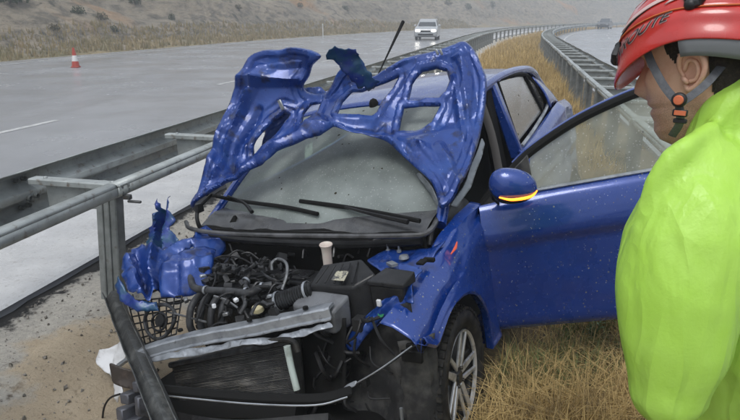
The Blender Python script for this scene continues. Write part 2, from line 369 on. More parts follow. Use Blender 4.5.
# the cut hillside beyond the far lane
def hill_mat():
    m = mat('cut_rock', (.30, .25, .185), .9, n1=(.14, (.225, .195, .15), .4, .62), n2=((.9, .9, 2.6), (.13, .115, .09), .46, .62), bump=(1.1, .6, 8), bump2=((2, 2, 9), .12, 6), spec=.2)
    t = m.node_tree; P = t.nodes['Principled BSDF']; L = t.links.new; src = P.inputs['Base Color'].links[0].from_socket
    at = t.nodes.new('ShaderNodeAttribute'); at.attribute_name = 'up'; tc = t.nodes.new('ShaderNodeTexCoord')
    def N(sc, d=6):
        n = t.nodes.new('ShaderNodeTexNoise'); n.inputs['Scale'].default_value = sc; n.inputs['Detail'].default_value = d; L(tc.outputs['Object'], n.inputs['Vector']); return n.outputs['Fac']
    def mr(v, a, b, c=0, d=1):
        r = t.nodes.new('ShaderNodeMapRange'); r.inputs[1].default_value = a; r.inputs[2].default_value = b; r.inputs[3].default_value = c; r.inputs[4].default_value = d; L(v, r.inputs[0]); return r.outputs[0]
    def mix(f, a, b):
        x = t.nodes.new('ShaderNodeMix'); x.data_type = 'RGBA'; L(f, x.inputs[0]); L(a, x.inputs[6])
        if isinstance(b, tuple): x.inputs[7].default_value = (*b, 1)
        else: L(b, x.inputs[7])
        return x.outputs[2]
    c = mix(mr(N(.09), .60, .68), src, (.33, .20, .105))       # ochre pockets in the rock
    c = mix(mr(N(.8, 8), .62, .70), c, (.075, .07, .055))
    ad = t.nodes.new('ShaderNodeMath'); ad.operation = 'ADD'; L(at.outputs['Fac'], ad.inputs[0]); L(mr(N(.5), .3, .7, -1.3, 1.3), ad.inputs[1])
    dry = t.nodes.new('ShaderNodeRGB'); dry.outputs[0].default_value = (.30, .235, .135, 1)
    g = mix(mr(N(.35), .42, .62), dry.outputs[0], (.17, .155, .085)); g = mix(mr(N(6, 4), .5, .7), g, (.12, .10, .055))
    c = mix(mr(ad.outputs[0], 1.5, 2.2, 1, 0), c, g)
    L(c, P.inputs['Base Color']); return m
SH = np.concatenate([np.arange(-60, 0, 6.), np.arange(0, 90, 1.1), np.geomspace(90, 470, 110)]); UH = np.concatenate([np.linspace(0, 6, 13), np.linspace(6.7, 44, 54), [60, 90, 140]])
hv = []; up = []
def hill_z(s, u):
    z = .22 * min(u, 2.2) / 2.2 + .16 * max(0, min(u, 3.2) - 1.2)
    if u > 2.6:
        k = u - 2.6; st = .72 + .12 * nz(s * .03, 5); z += min(k * st, 24 + .12 * k)
        a = min(1, k / 3)
        z += a * (1.5 * nz(s * .07, u * .1, 1) + .55 * nz(s * .35, u * .45, 4) + .22 * nz(s * 1.1, u * 1.2, 9))
        z += a * .3 * math.sin((z * 2.1 + s * .16 + 1.8 * nz(s * .08, u * .08, 7)))
    else: z += .12 * nz(s * .6, u * .8, 2)
    return z
for s in SH:
    for u in UH:
        z = hill_z(s, u); hv.append(SR(s, -20.5 - u, z - .02)); up.append(u)
nu_ = len(UH); hb = MB(); hb.add(hv, [(i * nu_ + j, i * nu_ + j + 1, (i + 1) * nu_ + j + 1, (i + 1) * nu_ + j) for i in range(len(SH) - 1) for j in range(nu_ - 1)])
hb_r = MB(); UR = UH[::2]; SHR_ = SH[::2]
hb_r.add([SR(s, 15.5 + u, .8 * hill_z(s + 300, u * .8) - .45) for s in SHR_ for u in UR], [(i * len(UR) + j, i * len(UR) + j + 1, (i + 1) * len(UR) + j + 1, (i + 1) * len(UR) + j) for i in range(len(SHR_) - 1) for j in range(len(UR) - 1)])
hmt = hill_mat(); hr = tag(hb_r.build('added_hillside_right', hmt, smooth=True, sharp=None), kind='structure')  # right-hand hill, added to cut low sky light and darken reflections
a = hr.data.attributes.new('up', 'FLOAT', 'POINT'); a.data.foreach_set('value', [float(u) for s in SHR_ for u in UR])
hill = tag(hb.build('hillside', hmt, smooth=True, sharp=None), kind='structure')
a = hill.data.attributes.new('up', 'FLOAT', 'POINT'); a.data.foreach_set('value', up)

# ------------------------------------------------------------------ guard rails
def beam_prof(kind):
    if kind == 'w': return [(0, .155), (.022, .15), (.08, .112), (.083, .06), (.004, .02), (.004, -.02), (.083, -.06), (.08, -.112), (.022, -.15), (0, -.155)]
    return [(.043 * math.copysign(abs(math.cos(a)) ** .6, math.cos(a)), .044 * math.copysign(abs(math.sin(a)) ** .6, math.sin(a))) for a in np.linspace(.3, 6.583, 13)]
def guardrail(name, label, r0, side, s0, s1, zt, broken=None):
    base = SR(s0, r0, 0); g = thing(name, base, label, 'guardrail')
    seg = 4.5
    for kind, rb, zc, sd in (('h', r0, zt - .05, side), ('w', r0 - side * .6, zt - .13, -side)):
        s = s0
        while s < s1:
            e = min(s + seg + .12, s1); ss = np.linspace(s, e, 5); pr = beam_prof(kind); b = MB()
            wob = [.012 * nz(q * .9, rb * 3, 2) for q in ss]
            b.add([SR(q, rb + sd * (d + (.045 if kind == 'w' else 0) + (.006 if k == 0 else 0)) + wb, zc + z + wb * .6) for k, (q, wb) in enumerate(zip(ss, wob)) for d, z in pr],
                  [(i * len(pr) + j, i * len(pr) + j + 1, (i + 1) * len(pr) + j + 1, (i + 1) * len(pr) + j) for i in range(len(ss) - 1) for j in range(len(pr) - 1)])
            o = b.build('beam', M['galv'], g, smooth=True, mods=[('solid', .005, 0)], sharp=.9)
            if s < 14:
                bb = MB()
                for dz in ((-.015, .015) if kind == 'h' else (-.09, -.02, .09)):
                    for ds in (.04, .10):
                        p = SR(s + ds, rb + sd * (.043 if kind == 'h' else .13 if abs(dz) > .05 else .055), zc + dz); n = SR(s + ds, rb + sd * .2, zc + dz) - SR(s + ds, rb, zc + dz)
                        bb.lathe([(0, .012), (.012, .010), (.016, 0), (.016, -.03)], p, n, 8)
                c = bb.build('bolt_row', M['galvd'], o, off=base); c['kind'] = 'stuff'
            s += seg
    # one spacer and one post, then copies
    T = Vector((TX, TY, 0)); N = Vector((TY, -TX, 0)); fr = Matrix((N, T, Vector((0, 0, 1)))).transposed()
    def spacer_mesh():
        b = MB(); q = -side
        b.box((q * .27, 0, .0), (.66, .075, .012)); b.box((q * .27, .037, -.014), (.66, .006, .034)); b.box((q * .27, -.037, -.014), (.66, .006, .034))
        b.hexa([(q * .04, .012, -.17), (q * .52, .012, -.2), (q * .52, .02, -.2), (q * .04, .02, -.17)], [(q * .04, .012, -.006), (q * .52, .012, -.006), (q * .52, .02, -.006), (q * .04, .02, -.006)])
        b.lathe([(0, .012), (.012, .01), (.014, 0)], (q * .02, -.0, .006), (0, 0, 1), 8); b.lathe([(0, .012), (.012, .01), (.014, 0)], (q * .5, -.0, .006), (0, 0, 1), 8)
        return b
    def post_mesh(h0, h1):
        b = MB(); w_, d_, t_ = .13, .075, .006
        b.box((0, 0, (h0 + h1) / 2), (w_, t_, h1 - h0)); b.box((-w_ / 2, d_ / 2, (h0 + h1) / 2), (t_, d_, h1 - h0)); b.box((w_ / 2, d_ / 2, (h0 + h1) / 2), (t_, d_, h1 - h0))
        b.box((-.022, -.008, (h0 + h1) / 2), (.012, .016, h1 - h0)); b.box((.022, -.008, (h0 + h1) / 2), (.012, .016, h1 - h0))
        b.box((-w_ / 2 + .012, d_, (h0 + h1) / 2), (.03, t_, h1 - h0)); b.box((w_ / 2 - .012, d_, (h0 + h1) / 2), (.03, t_, h1 - h0)); return b
    sp0 = po0 = None; s = s0 - .1
    ss = []
    while s < s1: ss.append(s); s += 1.55 if s < 45 else 3.1 if s < 100 else 9.3
    for s in ss:
        p = SR(s, r0, zt - .012) - base; ang = math.atan2(cv(s + .5) - cv(s - .5), 1)
        if sp0 is None:
            o = sp0 = spacer_mesh().warp(lambda v: fr @ v).build('spacer', M['galv'], g, smooth=False, off=(0, 0, 0), mods=[('bevel', .003, 1)])
        else: o = sp0.copy(); col.objects.link(o); o.parent = g
        o.location = p + Vector((0, 0, random.uniform(-.006, .006))); o.rotation_euler.z = -ang + random.uniform(-.03, .03)
        if broken is not None and abs(s - broken) < .2: continue
        if po0 is None: o = po0 = post_mesh(-.35, zt - .03).warp(lambda v: fr @ v).build('post', M['galvd'], g, smooth=False, off=(0, 0, 0))
        else: o = po0.copy(); col.objects.link(o); o.parent = g
        o.location = (p.x, p.y, 0); o.rotation_euler.z = -ang
    return g, post_mesh, fr, base
gl_, post_mesh, fr, base = guardrail('guardrail', 'double galvanised steel guardrail along the left carriageway, beside the wrecked car', -2.33, 1, -1.48, 300, .755, 3.07)

# the post the car has torn off: upper half still hangs from the rail, lower half bent over towards the car
pt_, pb = SR(3.10, -2.43, .725), SR(2.93, -2.37, .02)
def hang(v): return pb.lerp(pt_, v.z / .725) + fr @ Vector((v.x * 1.05, v.y, 0))
post_mesh(.0, .725).warp(hang).build('post', M['galvd'], gl_, smooth=False, mods=[('bevel', .003, 1)])
cl = [Wd(113, 294, 3.44), Wd(121, 316, 3.2), Wd(140, 360, 2.70), Wd(165, 420, 2.32), Wd(192, 490, 2.10)]
cl = catmull(cl, 6); b = MB(); sec = [(-.062, .03), (-.066, -.012), (-.03, -.016), (-.02, .008), (.02, .008), (.03, -.016), (.066, -.012), (.062, .03), (.056, .03), (.058, 0), (0, .016), (-.058, 0), (-.056, .03)]
vv = []
for i, p in enumerate(cl):
    t = (cl[min(i + 1, len(cl) - 1)] - cl[max(i - 1, 0)]).normalized(); sx = t.cross(Vector((.15, -.75, .65))).normalized(); up_ = sx.cross(t)
    j = 1 + .10 * nz(i * .4, 2); jj = .60 if i > 2 else .66
    for (a, c) in sec: vv.append(p - sx * a * j * jj * 1.1 + up_ * (c * j * 1.4 + .008 * nz(i * .7, a * 30)))
n = len(sec); b.add(vv, [(i * n + j, i * n + (j + 1) % n, (i + 1) * n + (j + 1) % n, (i + 1) * n + j) for i in range(len(cl) - 1) for j in range(n)] + [tuple(range(n)), tuple(range((len(cl) - 1) * n, len(cl) * n))])
o = b.build('bent_post', M['postd'], gl_, smooth=True, sharp=.5); o['label'] = 'dark muddy lower half of the torn-off post, bent towards the car'
o = MB().box(SR(3.07, -2.26, .66), (.05, .03, .03), fr).box(SR(3.05, -2.2, .64), (.09, .02, .015), fr).build('bracket', M['postd'], gl_, mods=[('bevel', .004, 1)])
gr_ = guardrail('guardrail', 'double galvanised steel guardrail along the right carriageway, bending right behind the helmet', 1.22, -1, 3.5, 300, .74)[0]

# ------------------------------------------------------------------ loose ground cover
def quads_to_obj(name, V, F, m, kind='stuff'):
    me = bpy.data.meshes.new(name); me.from_pydata(V, [], F); me.materials.append(m); o = bpy.data.objects.new(name, me); col.objects.link(o); o['kind'] = kind; return o
CARFOOT = [(toSR(*carW(x, l, 0).xy)) for x, l in ((.1, .86), (.1, -.9), (4.05, -.9), (4.05, .86))]
def in_car(s, r):
    c = False; P = CARFOOT; j = 3
    for i in range(4):
        if (P[i][1] > r) != (P[j][1] > r) and s < (P[j][0] - P[i][0]) * (r - P[i][1]) / (P[j][1] - P[i][1]) + P[i][0]: c = not c
        j = i
    return c
def blades(n, sf, rf, hf, wf, V, F, C, droop=.5):
    for _ in range(n):
        s = sf(); r = rf(s)
        if r is None or in_car(s, r): continue
        clump = nz(s * 1.1, r * 1.1, 11, 3)
        if random.random() > .45 + .9 * clump + .25: continue
        z = gz(s, r); p = SR(s, r, z - .01); h = hf(s) * (1 + .7 * clump) * random.uniform(.5, 1.2); wd = wf(s) * random.uniform(.6, 1.3)
        a = random.uniform(0, 6.283); d = Vector((math.cos(a), math.sin(a), 0)); q = Vector((-d.y, d.x, 0)) * wd / 2
        ln = abs(random.gauss(0, droop)) * h; o = len(V)
        p1 = p + d * ln * .3 + Vector((0, 0, h * .55)); p2 = p + d * ln + Vector((0, 0, h * max(.25, 1 - .3 * ln / h)))
        V += [tuple(p - q), tuple(p + q), tuple(p1 + q * .8), tuple(p1 - q * .8), tuple(p2)]; F += [(o, o + 1, o + 2, o + 3), (o + 3, o + 2, o + 4)]
def grass_mat(name, c1, c2, c3):
    m = mat(name, c1, .7, n1=(1.6, c2, .42, .58), n2=(7, c3, .52, .66), spec=.25); t = m.node_tree; P = t.nodes['Principled BSDF']
    tl = t.nodes.new('ShaderNodeBsdfTranslucent'); mxs = t.nodes.new('ShaderNodeMixShader'); mxs.inputs[0].default_value = .3; out = t.nodes['Material Output']
    t.links.new(P.inputs['Base Color'].links[0].from_socket, tl.inputs[0]); t.links.new(P.outputs[0], mxs.inputs[1]); t.links.new(tl.outputs[0], mxs.inputs[2]); t.links.new(mxs.outputs[0], out.inputs[0]); return m
V, F = [], []
edge = lambda s: -1.15 + .35 * nz(s * .8, 3, 0) if s < 9 else -1.75 + .25 * nz(s * .3, 1)
blades(60000, lambda: random.uniform(1.3, 7), lambda s: random.uniform(edge(s), 1.15), lambda s: .25 if s < 3.5 else .32, lambda s: .0042, V, F, None, .8)
blades(30000, lambda: random.uniform(5, 22), lambda s: random.uniform(edge(s), 1.15), lambda s: .42, lambda s: .011, V, F, None, .4)
blades(12000, lambda: 22 + 50 * random.random() ** 1.5, lambda s: random.uniform(edge(s), 1.0), lambda s: .46, lambda s: .03, V, F, None, .35)
blades(5000, lambda: 70 + 120 * random.random() ** 1.5, lambda s: random.uniform(-1.8, .9), lambda s: .5, lambda s: .07, V, F, None, .3)
o = quads_to_obj('dry_grass', V, F, grass_mat('dry_grass', (.62, .46, .21), (.46, .33, .14), (.20, .145, .07)))
tag(o, 'dry straw-coloured grass covering the median between the guardrails', 'grass')
V, F = [], []
def gpatch(s):
    r = random.uniform(-1.0, 1.1); return r if nz(s * 1.4, r * 1.4, 21, 3) > .12 else None
blades(34000, lambda: random.uniform(1.3, 6), gpatch, lambda s: .23, lambda s: .0065, V, F, None, 1.0)
o = quads_to_obj('green_weeds', V, F, grass_mat('green_weeds', (.12, .17, .05), (.18, .19, .08), (.06, .085, .03)))
tag(o, 'low green weeds in the dry grass below the open door', 'grass')
# verge grass at the foot of the hillside
V, F = [], []
for _ in range(9000):
    s = 8 + 110 * random.random() ** 1.3; u = random.uniform(.3, 3.6); p = SR(s, -20.5 - u, hill_z(s, u) - .05); h = random.uniform(.12, .45); wd = .02 + s * .0013
    a = random.uniform(0, 6.283); q = Vector((math.cos(a), math.sin(a), 0)) * wd; d = Vector((random.gauss(0, .15), random.gauss(0, .15), 1)) * h; o = len(V)
    V += [tuple(p - q), tuple(p + q), tuple(p + d)]; F.append((o, o + 1, o + 2))
o = quads_to_obj('verge_grass', V, F, grass_mat('verge_grass', (.36, .28, .15), (.22, .19, .09), (.28, .20, .11)))
tag(o, 'brown dry grass on the verge at the foot of the hillside', 'grass')
# grit, twigs and crumbs on the gravel shoulder
V, F = [], []
for _ in range(5200):
    s = random.uniform(.8, 12); r = random.uniform(-2.9, -1.3)
    if in_car(s, r): continue
    sz = .003 + .013 * random.random() ** 3; p = SR(s, r, gz(s, r)); o = len(V); e = Euler((random.random() * 6, random.random() * 6, random.random() * 6)).to_matrix()
    pts = [e @ Vector(v) * sz * random.uniform(.6, 1.3) for v in ((1, 0, 0), (-1, 0, 0), (0, 1, 0), (0, -1, 0), (0, 0, .7), (0, 0, -.7))]
    V += [tuple(p + q + Vector((0, 0, sz * .3))) for q in pts]; F += [(o + i, o + j, o + k) for i, j, k in ((0, 2, 4), (2, 1, 4), (1, 3, 4), (3, 0, 4), (2, 0, 5), (1, 2, 5), (3, 1, 5), (0, 3, 5))]
o = quads_to_obj('gravel', V, F, mat('gravel_stones', (.27, .25, .22), .8, n1=(40, (.09, .08, .065), .45, .58), n2=(23, (.45, .43, .38), .58, .7)))
tag(o, 'loose stones and crumbs on the pale gravel shoulder', 'gravel')

# shrubs on the cut slope
def leaf_clump(n, rad, ls):
    V, F = [], []
    for _ in range(n):
        d = Vector((random.gauss(0, 1), random.gauss(0, 1), random.gauss(0, .8))).normalized() * rad * random.random() ** .4; d.z = abs(d.z) * 1.2 + .05
        if nz(d.x * 3, d.y * 3, d.z * 3) < -.12: continue
        e = Euler((random.random() * 6, random.random() * 6, random.random() * 6)).to_matrix(); o = len(V); q = ls * random.uniform(.6, 1.4)
        V += [tuple(d + e @ Vector(v) * q) for v in ((-.5, 0, 0), (0, -.35, .05), (.6, 0, 0), (0, .35, .05))]; F.append((o, o + 1, o + 2, o + 3))
    return V, F
leafm = [grass_mat('shrub_leaf', (.055, .075, .035), (.035, .05, .025), (.09, .10, .05)), grass_mat('dry_shrub_leaf', (.12, .105, .06), (.07, .075, .04), (.17, .13, .07))]
protos = []
for k in range(3):
    V, F = leaf_clump(420, 1, .22); me = bpy.data.meshes.new('foliage'); me.from_pydata(V, [], F); me.materials.append(leafm[k % 2])
    b = MB()
    for i in range(5):
        a = i * 1.3 + k; b.tube([(0, 0, -.15), (.1 * math.cos(a), .1 * math.sin(a), .3), (.4 * math.cos(a), .4 * math.sin(a), .8)], [.05, .035, .01], 5, 3)
    st = b.build('stem', mat('shrub_bark', (.07, .055, .04), .9)); sm = st.data; bpy.data.objects.remove(st); protos.append((me, sm))
shr = [(78, 14, .8, 'dark shrub on the grey slope directly above the traffic cone'), (101, 20, .75, 'dark shrub on the grey slope a little right of the traffic cone'), (114, 32, .5, 'small low shrub on the slope, near the verge right of the traffic cone'), (135, 4, .8, 'dark shrub high on the slope, halfway between cone and torn hood'), (54, 30, .55, 'small dry shrub on the slope just left of the traffic cone'), (10, 3, 1.7, 'broad green bush in the top left corner of the hillside'), (172, 20, .55, 'small shrub low on the slope, left of the raised hood flap'), (238, 9, .7, 'dark shrub on the slope directly above the raised hood flap'), (300, 7, .7, 'dark shrub on the slope above the tip of the hood flap'), (345, 10, .7, 'shrub on the slope between the white marker post and the car aerial'), (448, 5, 1.5, 'dark bush in the mist just right of the oncoming car'), (468, 9, 1.3, 'lower misty bush on the slope beyond the oncoming car'), (492, 7, 1.5, 'rightmost misty bush on the slope, above the bend of the guardrail')]
hpts = np.array([tuple(v) for v in hv])
def on_hill(px, py):
    d = ray(px, py); o = Vector((0, 0, CAMZ)); hit, loc, nrm, idx = hill.ray_cast(o, d); return loc if hit else None
bpy.context.view_layer.update()
for i, (px, py, sz, lab) in enumerate(shr):
    loc = on_hill(px, py)
    if loc is None: continue
    me, sm = protos[i % 3]; t = thing('shrub', loc, lab, 'shrub', 'shrubs on the hillside')
    sz *= .6; t.scale = (sz * random.uniform(.8, 1.2), sz * random.uniform(.8, 1.2), sz * random.uniform(.8, 1.3)); t.rotation_euler.z = random.random() * 6
    for nm, d in (('crown', me), ('stem', sm)):
        o = bpy.data.objects.new(nm, d); col.objects.link(o); o.parent = t

# ------------------------------------------------------------------ the wrecked car
car = thing('wrecked_car', (0, 0, 0), 'wrecked blue hatchback with torn-up hood and smashed open engine bay, driver door open', 'car')
o_ = carW(0, 0, 0); ex, ey, ez = carW(1, 0, 0) - o_, carW(0, -1, 0) - o_, carW(0, 0, 1) - o_
car.matrix_world = Matrix(((ex.x, ey.x, ez.x, o_.x), (ex.y, ey.y, ez.y, o_.y), (ex.z, ey.z, ez.z, o_.z), (0, 0, 0, 1)))
def cb(b, name, m, parent=None, **k): return b.build(name, M[m] if isinstance(m, str) else m, parent or car, car=True, **k)
def Kp(px, py, n, d):
    dv = toloc(Vector((0, 0, CAMZ)) + ray(px, py)) - CAML; n = Vector(n); return CAML + dv * ((d - CAML.dot(n)) / dv.dot(n))
def KW(px, py, lift=0.): return Kp(px, py, (-.5, 0, 1), .455 + lift)         # on the windscreen
I = lambda x, xs, ys: float(np.interp(x, xs, ys))

def pip(x, y, P):
    c = False; j = len(P) - 1
    for i in range(len(P)):
        if (P[i][1] > y) != (P[j][1] > y) and x < (P[j][0] - P[i][0]) * (y - P[i][1]) / (P[j][1] - P[i][1]) + P[i][0]: c = not c
        j = i
    return c
def segd(pts, P):
    P = np.array(P, float); A = P; B = np.roll(P, -1, 0); d = np.full(len(pts), 1e9)
    for a, b in zip(A, B):
        ab = b - a; t = np.clip(((pts - a) @ ab) / (ab @ ab + 1e-9), 0, 1); q = a + t[:, None] * ab; d = np.minimum(d, np.hypot(*(pts - q).T))
    return d
def sheet(name, outline, holes, ctrl, m, parent=None, step=4., rib=0., ribw=4., crumple=.02, freq=6., thick=.006, fine=.004, jag=0., fold=None, sub=1, seed=0., plane='x', smooth_it=0, round_=False):
    """a piece of torn sheet metal: outline seen from the road side, carried onto a curved surface x(px,py) of the car, then bent and crumpled"""
    def dens(P):
        out = []
        for i, a in enumerate(P):
            b = P[(i + 1) % len(P)]; n = max(1, int(math.hypot(b[0] - a[0], b[1] - a[1]) / step))
            for k in range(n):
                x, y = a[0] + (b[0] - a[0]) * k / n, a[1] + (b[1] - a[1]) * k / n
                if jag: x += jag * nz(x * .3, y * .3, seed, 3); y += jag * nz(x * .3, y * .3, seed + 5, 3)
                out.append((x, y))
        return out
    O0, H0 = outline, holes
    if round_:
        def cc_(P):
            Q = catmull([P[-1]] + list(P) + [P[0], P[1]], 3); return [(q.x, q.y) for q in Q[3:-4]]
        O0 = outline = cc_([(x, y, 0) for x, y in outline]); H0 = holes
    O = dens(outline); Hs = [dens(h) for h in holes]; pts = list(O); E_ = [(i, (i + 1) % len(O)) for i in range(len(O))]
    for h in Hs: k = len(pts); pts += h; E_ += [(k + i, k + (i + 1) % len(h)) for i in range(len(h))]
    xs = [p[0] for p in O]; ys = [p[1] for p in O]; inner = []
    yy = min(ys); row = 0
    while yy < max(ys):
        xx = min(xs) + (row % 2) * step / 2
        while xx < max(xs):
            q = (xx + random.uniform(-.2, .2) * step, yy + random.uniform(-.2, .2) * step)
            if pip(*q, O0) and not any(pip(*q, h) for h in H0): inner.append(q)
            xx += step
        yy += step * .87; row += 1
    if inner:
        ia = np.array(inner); dd = segd(ia, O)
        for h in Hs: dd = np.minimum(dd, segd(ia, h))
        pts += [tuple(q) for q, d in zip(inner, dd) if d > step * .5]
    v2, _, f2, _, _, _ = geometry.delaunay_2d_cdt([Vector(p) for p in pts], E_, [], 0, 1e-4)
    F = []
    for f in f2:
        c = sum((v2[i] for i in f), Vector((0, 0))) / len(f)
        if pip(c.x, c.y, O if jag else O0) and not any(pip(c.x, c.y, h) for h in (Hs if jag else H0)): F.append(tuple(f))
    P2 = np.array([tuple(v) for v in v2]); C = np.array([c[:2] for c in ctrl], float); vals = np.array([c[2] for c in ctrl], float)
    n = len(C); D = np.hypot(C[:, None, 0] - C[None, :, 0], C[:, None, 1] - C[None, :, 1]); A = np.zeros((n + 3, n + 3)); A[:n, :n] = D + np.eye(n) * -2.; A[:n, n] = A[n, :n] = 1; A[:n, n + 1:] = C; A[n + 1:, :n] = C.T
    sol = np.linalg.solve(A, np.concatenate([vals, [0, 0, 0]]))
    D2 = np.hypot(P2[:, None, 0] - C[None, :, 0], P2[:, None, 1] - C[None, :, 1]); X = D2 @ sol[:n] + sol[n] + P2 @ sol[n + 1:]
    V = [K(p[0], p[1], plane, x) for p, x in zip(P2, X)]
    nrm = [Vector((0, 0, 0)) for _ in V]
    for f in F:
        q = (V[f[1]] - V[f[0]]).cross(V[f[2]] - V[f[0]])
        for i in f: nrm[i] += q
    d = segd(P2, O)
    for h in Hs: d = np.minimum(d, segd(P2, h))
    sm = lambda a, b, x: min(1, max(0, (x - a) / (b - a)))
    for i, v in enumerate(V):
        q = nrm[i].normalized()
        if q.dot(CAML - v) < 0: q = -q
        n1 = noise.noise(Vector((v.x * freq * .55, v.y * freq * .55, v.z * freq * .55 + seed))); n2 = noise.noise(Vector((v.x * freq * 1.3 + 9, v.y * freq * 1.3, v.z * freq * 1.3 + seed)))
        w_ = crumple * ((1 - 3. * abs(n1)) * .9 + (1 - 3. * abs(n2)) * .30 + .5 * n1)
        w_ += fine * nz(v.x * 40, v.y * 40, v.z * 40 + seed, 2)
        if rib: w_ += rib * (sm(.2, 1.7, d[i]) - .75 * sm(ribw * 1.9, ribw * 2.5, d[i]) + .55 * sm(ribw * 4.2, ribw * 4.8, d[i]))
        if fold: w_ += fold(P2[i][0], P2[i][1])
        V[i] = v + q * w_
    if smooth_it:
        nb = [set() for _ in V]
        for f in F:
            for i in range(3): nb[f[i]].update((f[i - 1], f[i - 2]))
        for _ in range(smooth_it): V = [v * .45 + sum((V[j] for j in nb[i]), Vector((0, 0, 0))) * (.55 / len(nb[i])) if nb[i] and d[i] > .3 else v for i, v in enumerate(V)]
    b = MB(); b.add(V, F); return cb(b, name, m, parent, smooth=True, sharp=.55, mods=[('sub', sub), ('solid', thick, 0)] if sub else [('solid', thick, 0)])

# --- greenhouse and body shell
RX, RLw, RZ = [1.86, 2.1, 2.5, 3.0, 3.4, 3.68], [.60, .625, .635, .63, .605, .56], [1.395, 1.455, 1.495, 1.49, 1.45, 1.375]
cb(MB().grid(lambda u, v: Vector((1.86 + 1.82 * u - .03 * (1 - u) * (1 - (2 * v - 1) ** 2) * -1, (2 * v - 1) * I(1.86 + 1.82 * u, RX, RLw), I(1.86 + 1.82 * u, RX, RZ) + .045 * (1 - abs(2 * v - 1) ** 2.2))), 24, 21), 'roof', 'blue', mods=[('solid', .02)])
def wsf(u, v):
    q = 2 * v - 1; lo = Vector((1.0 + .14 * q * q, .70 * q, .955)); hi = Vector((1.88, .575 * q, 1.395 + .035 * (1 - q * q))); p = lo.lerp(hi, u)
    return p + Vector((-.3, 0, .9)) * (.045 * math.sin(math.pi * u)) * (1 - .4 * q * q)
ws = cb(MB().grid(wsf, 16, 17), 'windscreen', 'wglass')
b = MB()
for v0, v1, u0, u1 in ((0, .03, 0, 1), (.97, 1, 0, 1), (0, 1, .955, 1)):
    b.grid(lambda u, v: wsf(u0 + (u1 - u0) * u, v0 + (v1 - v0) * v) + Vector((.002, 0, -.006)), 12, 8)
cb(b, 'frit_band', 'gap', ws)
for sg in (1, -1):
    cb(MB().tube([(1.1, sg * .72, .93), (1.45, sg * .672, 1.165), (1.86, sg * .612, 1.385), (2.1, sg * .645, 1.455), (2.5, sg * .655, 1.495), (3.0, sg * .65, 1.485), (3.35, sg * .62, 1.435), (3.6, sg * .585, 1.36), (3.8, sg * .60, 1.22), (3.93, sg * .64, 1.07)], [.03, .03, .03, .03, .03, .03, .034, .04], 10, 5), 'roof_rail', 'blue')
cb(MB().tube([(2.3, .668, 1.478), (2.7, .68, 1.475), (2.95, .685, 1.44), (3.1, .70, 1.35), (3.2, .735, 1.22)], .014, 6, 5), 'window_trim', 'gap')
BX, BZ = [1.3, 2.2, 2.6, 3.0, 3.3, 3.7, 4.0], [1.0, 1.06, 1.10, 1.165, 1.205, 1.18, 1.05]
def side(sg, xa, xb):
    def f(u, v):
        x = xa + (xb - xa) * u; zl = .23
        if abs(x - 3.41) < .36: zl = max(zl, .31 + math.sqrt(.36 ** 2 - (x - 3.41) ** 2))
        zb = I(x, BX, BZ); z = zl + (zb - zl) * v
        l = I(z, [.2, .35, .6, .8, .86, zb - .05, zb], [.80, .855, .885, .872, .885, .855, .80]) * I(x, [3.3, 3.7, 4.0], [1, .965, .86])
        return Vector((x, sg * l, z))
    return f
cb(MB().grid(side(1, 2.2, 4.0), 60, 22), 'rear_door_panel', 'blue', mods=[('solid', .02, -1)])
cb(MB().grid(side(-1, 1.33, 4.0), 60, 22), 'side_panel', 'blue', mods=[('solid', .02, -1)])
def quarter(sg):
    def f(u, v):
        lo = Vector((3.12 + .86 * u, sg * I(u, [0, .6, 1], [.785, .75, .66]), I(u, [0, .3, 1], [1.185, 1.20, 1.05]))); hi = Vector((3.10 + .58 * u, sg * I(u, [0, 1], [.675, .57]), I(u, [0, 1], [1.42, 1.365])))
        return lo.lerp(hi, v) + Vector((0, sg * .02 * math.sin(math.pi * v), 0))
    return f
for sg in (1, -1): cb(MB().grid(quarter(sg), 12, 8), 'quarter_panel', 'blue', mods=[('solid', .01, 0)])
HP = [(3.66, .56, 1.38), (3.82, .60, 1.25), (3.95, .66, 1.06), (4.03, .70, .85), (4.02, .72, .5), (3.95, .70, .26)]
cb(MB().grid(lambda u, v: Vector(catmull(HP, 4)[min(20, int(round(u * 20)))]) * 1 * 1 if False else (lambda p: Vector((p.x + .05 * (1 - (2 * v - 1) ** 2), p.y * (2 * v - 1) * 1.02, p.z)))(catmull(HP, 4)[int(round(u * 20))]), 21, 15), 'tailgate', 'blue')
g_ = [(2.30, .762, 1.085), (2.27, .672, 1.47), (2.84, .678, 1.455), (3.0, .752, 1.175)]
wd_ = cb(MB().add(g_, [(0, 1, 2, 3)]), 'rear_door_window', 'rglass', smooth=False)
cb(MB().add([(2.90, .682, 1.445), (3.06, .70, 1.37), (3.16, .735, 1.225), (3.06, .75, 1.185)], [(0, 1, 2, 3)]), 'quarter_window', 'rglass', smooth=False)
cb(MB().tube([(2.87, .682, 1.46), (2.95, .72, 1.31), (3.03, .757, 1.17)], .013, 6, 3), 'window_bar', 'gap')
cb(MB().tube([(2.27, .80, 1.07), (2.6, .79, 1.11), (3.0, .775, 1.175), (3.18, .76, 1.215)], .012, 6, 4), 'belt_moulding', 'silver')
cb(MB().add([(2.27, -.77, 1.08), (2.25, -.68, 1.47), (3.0, -.67, 1.45), (3.15, -.75, 1.19)], [(0, 1, 2, 3)]).add([(1.4, -.80, 1.0), (1.9, -.68, 1.37), (2.15, -.68, 1.45), (2.18, -.78, 1.06)], [(0, 1, 2, 3)]), 'far_side_window', 'rglass', smooth=False)
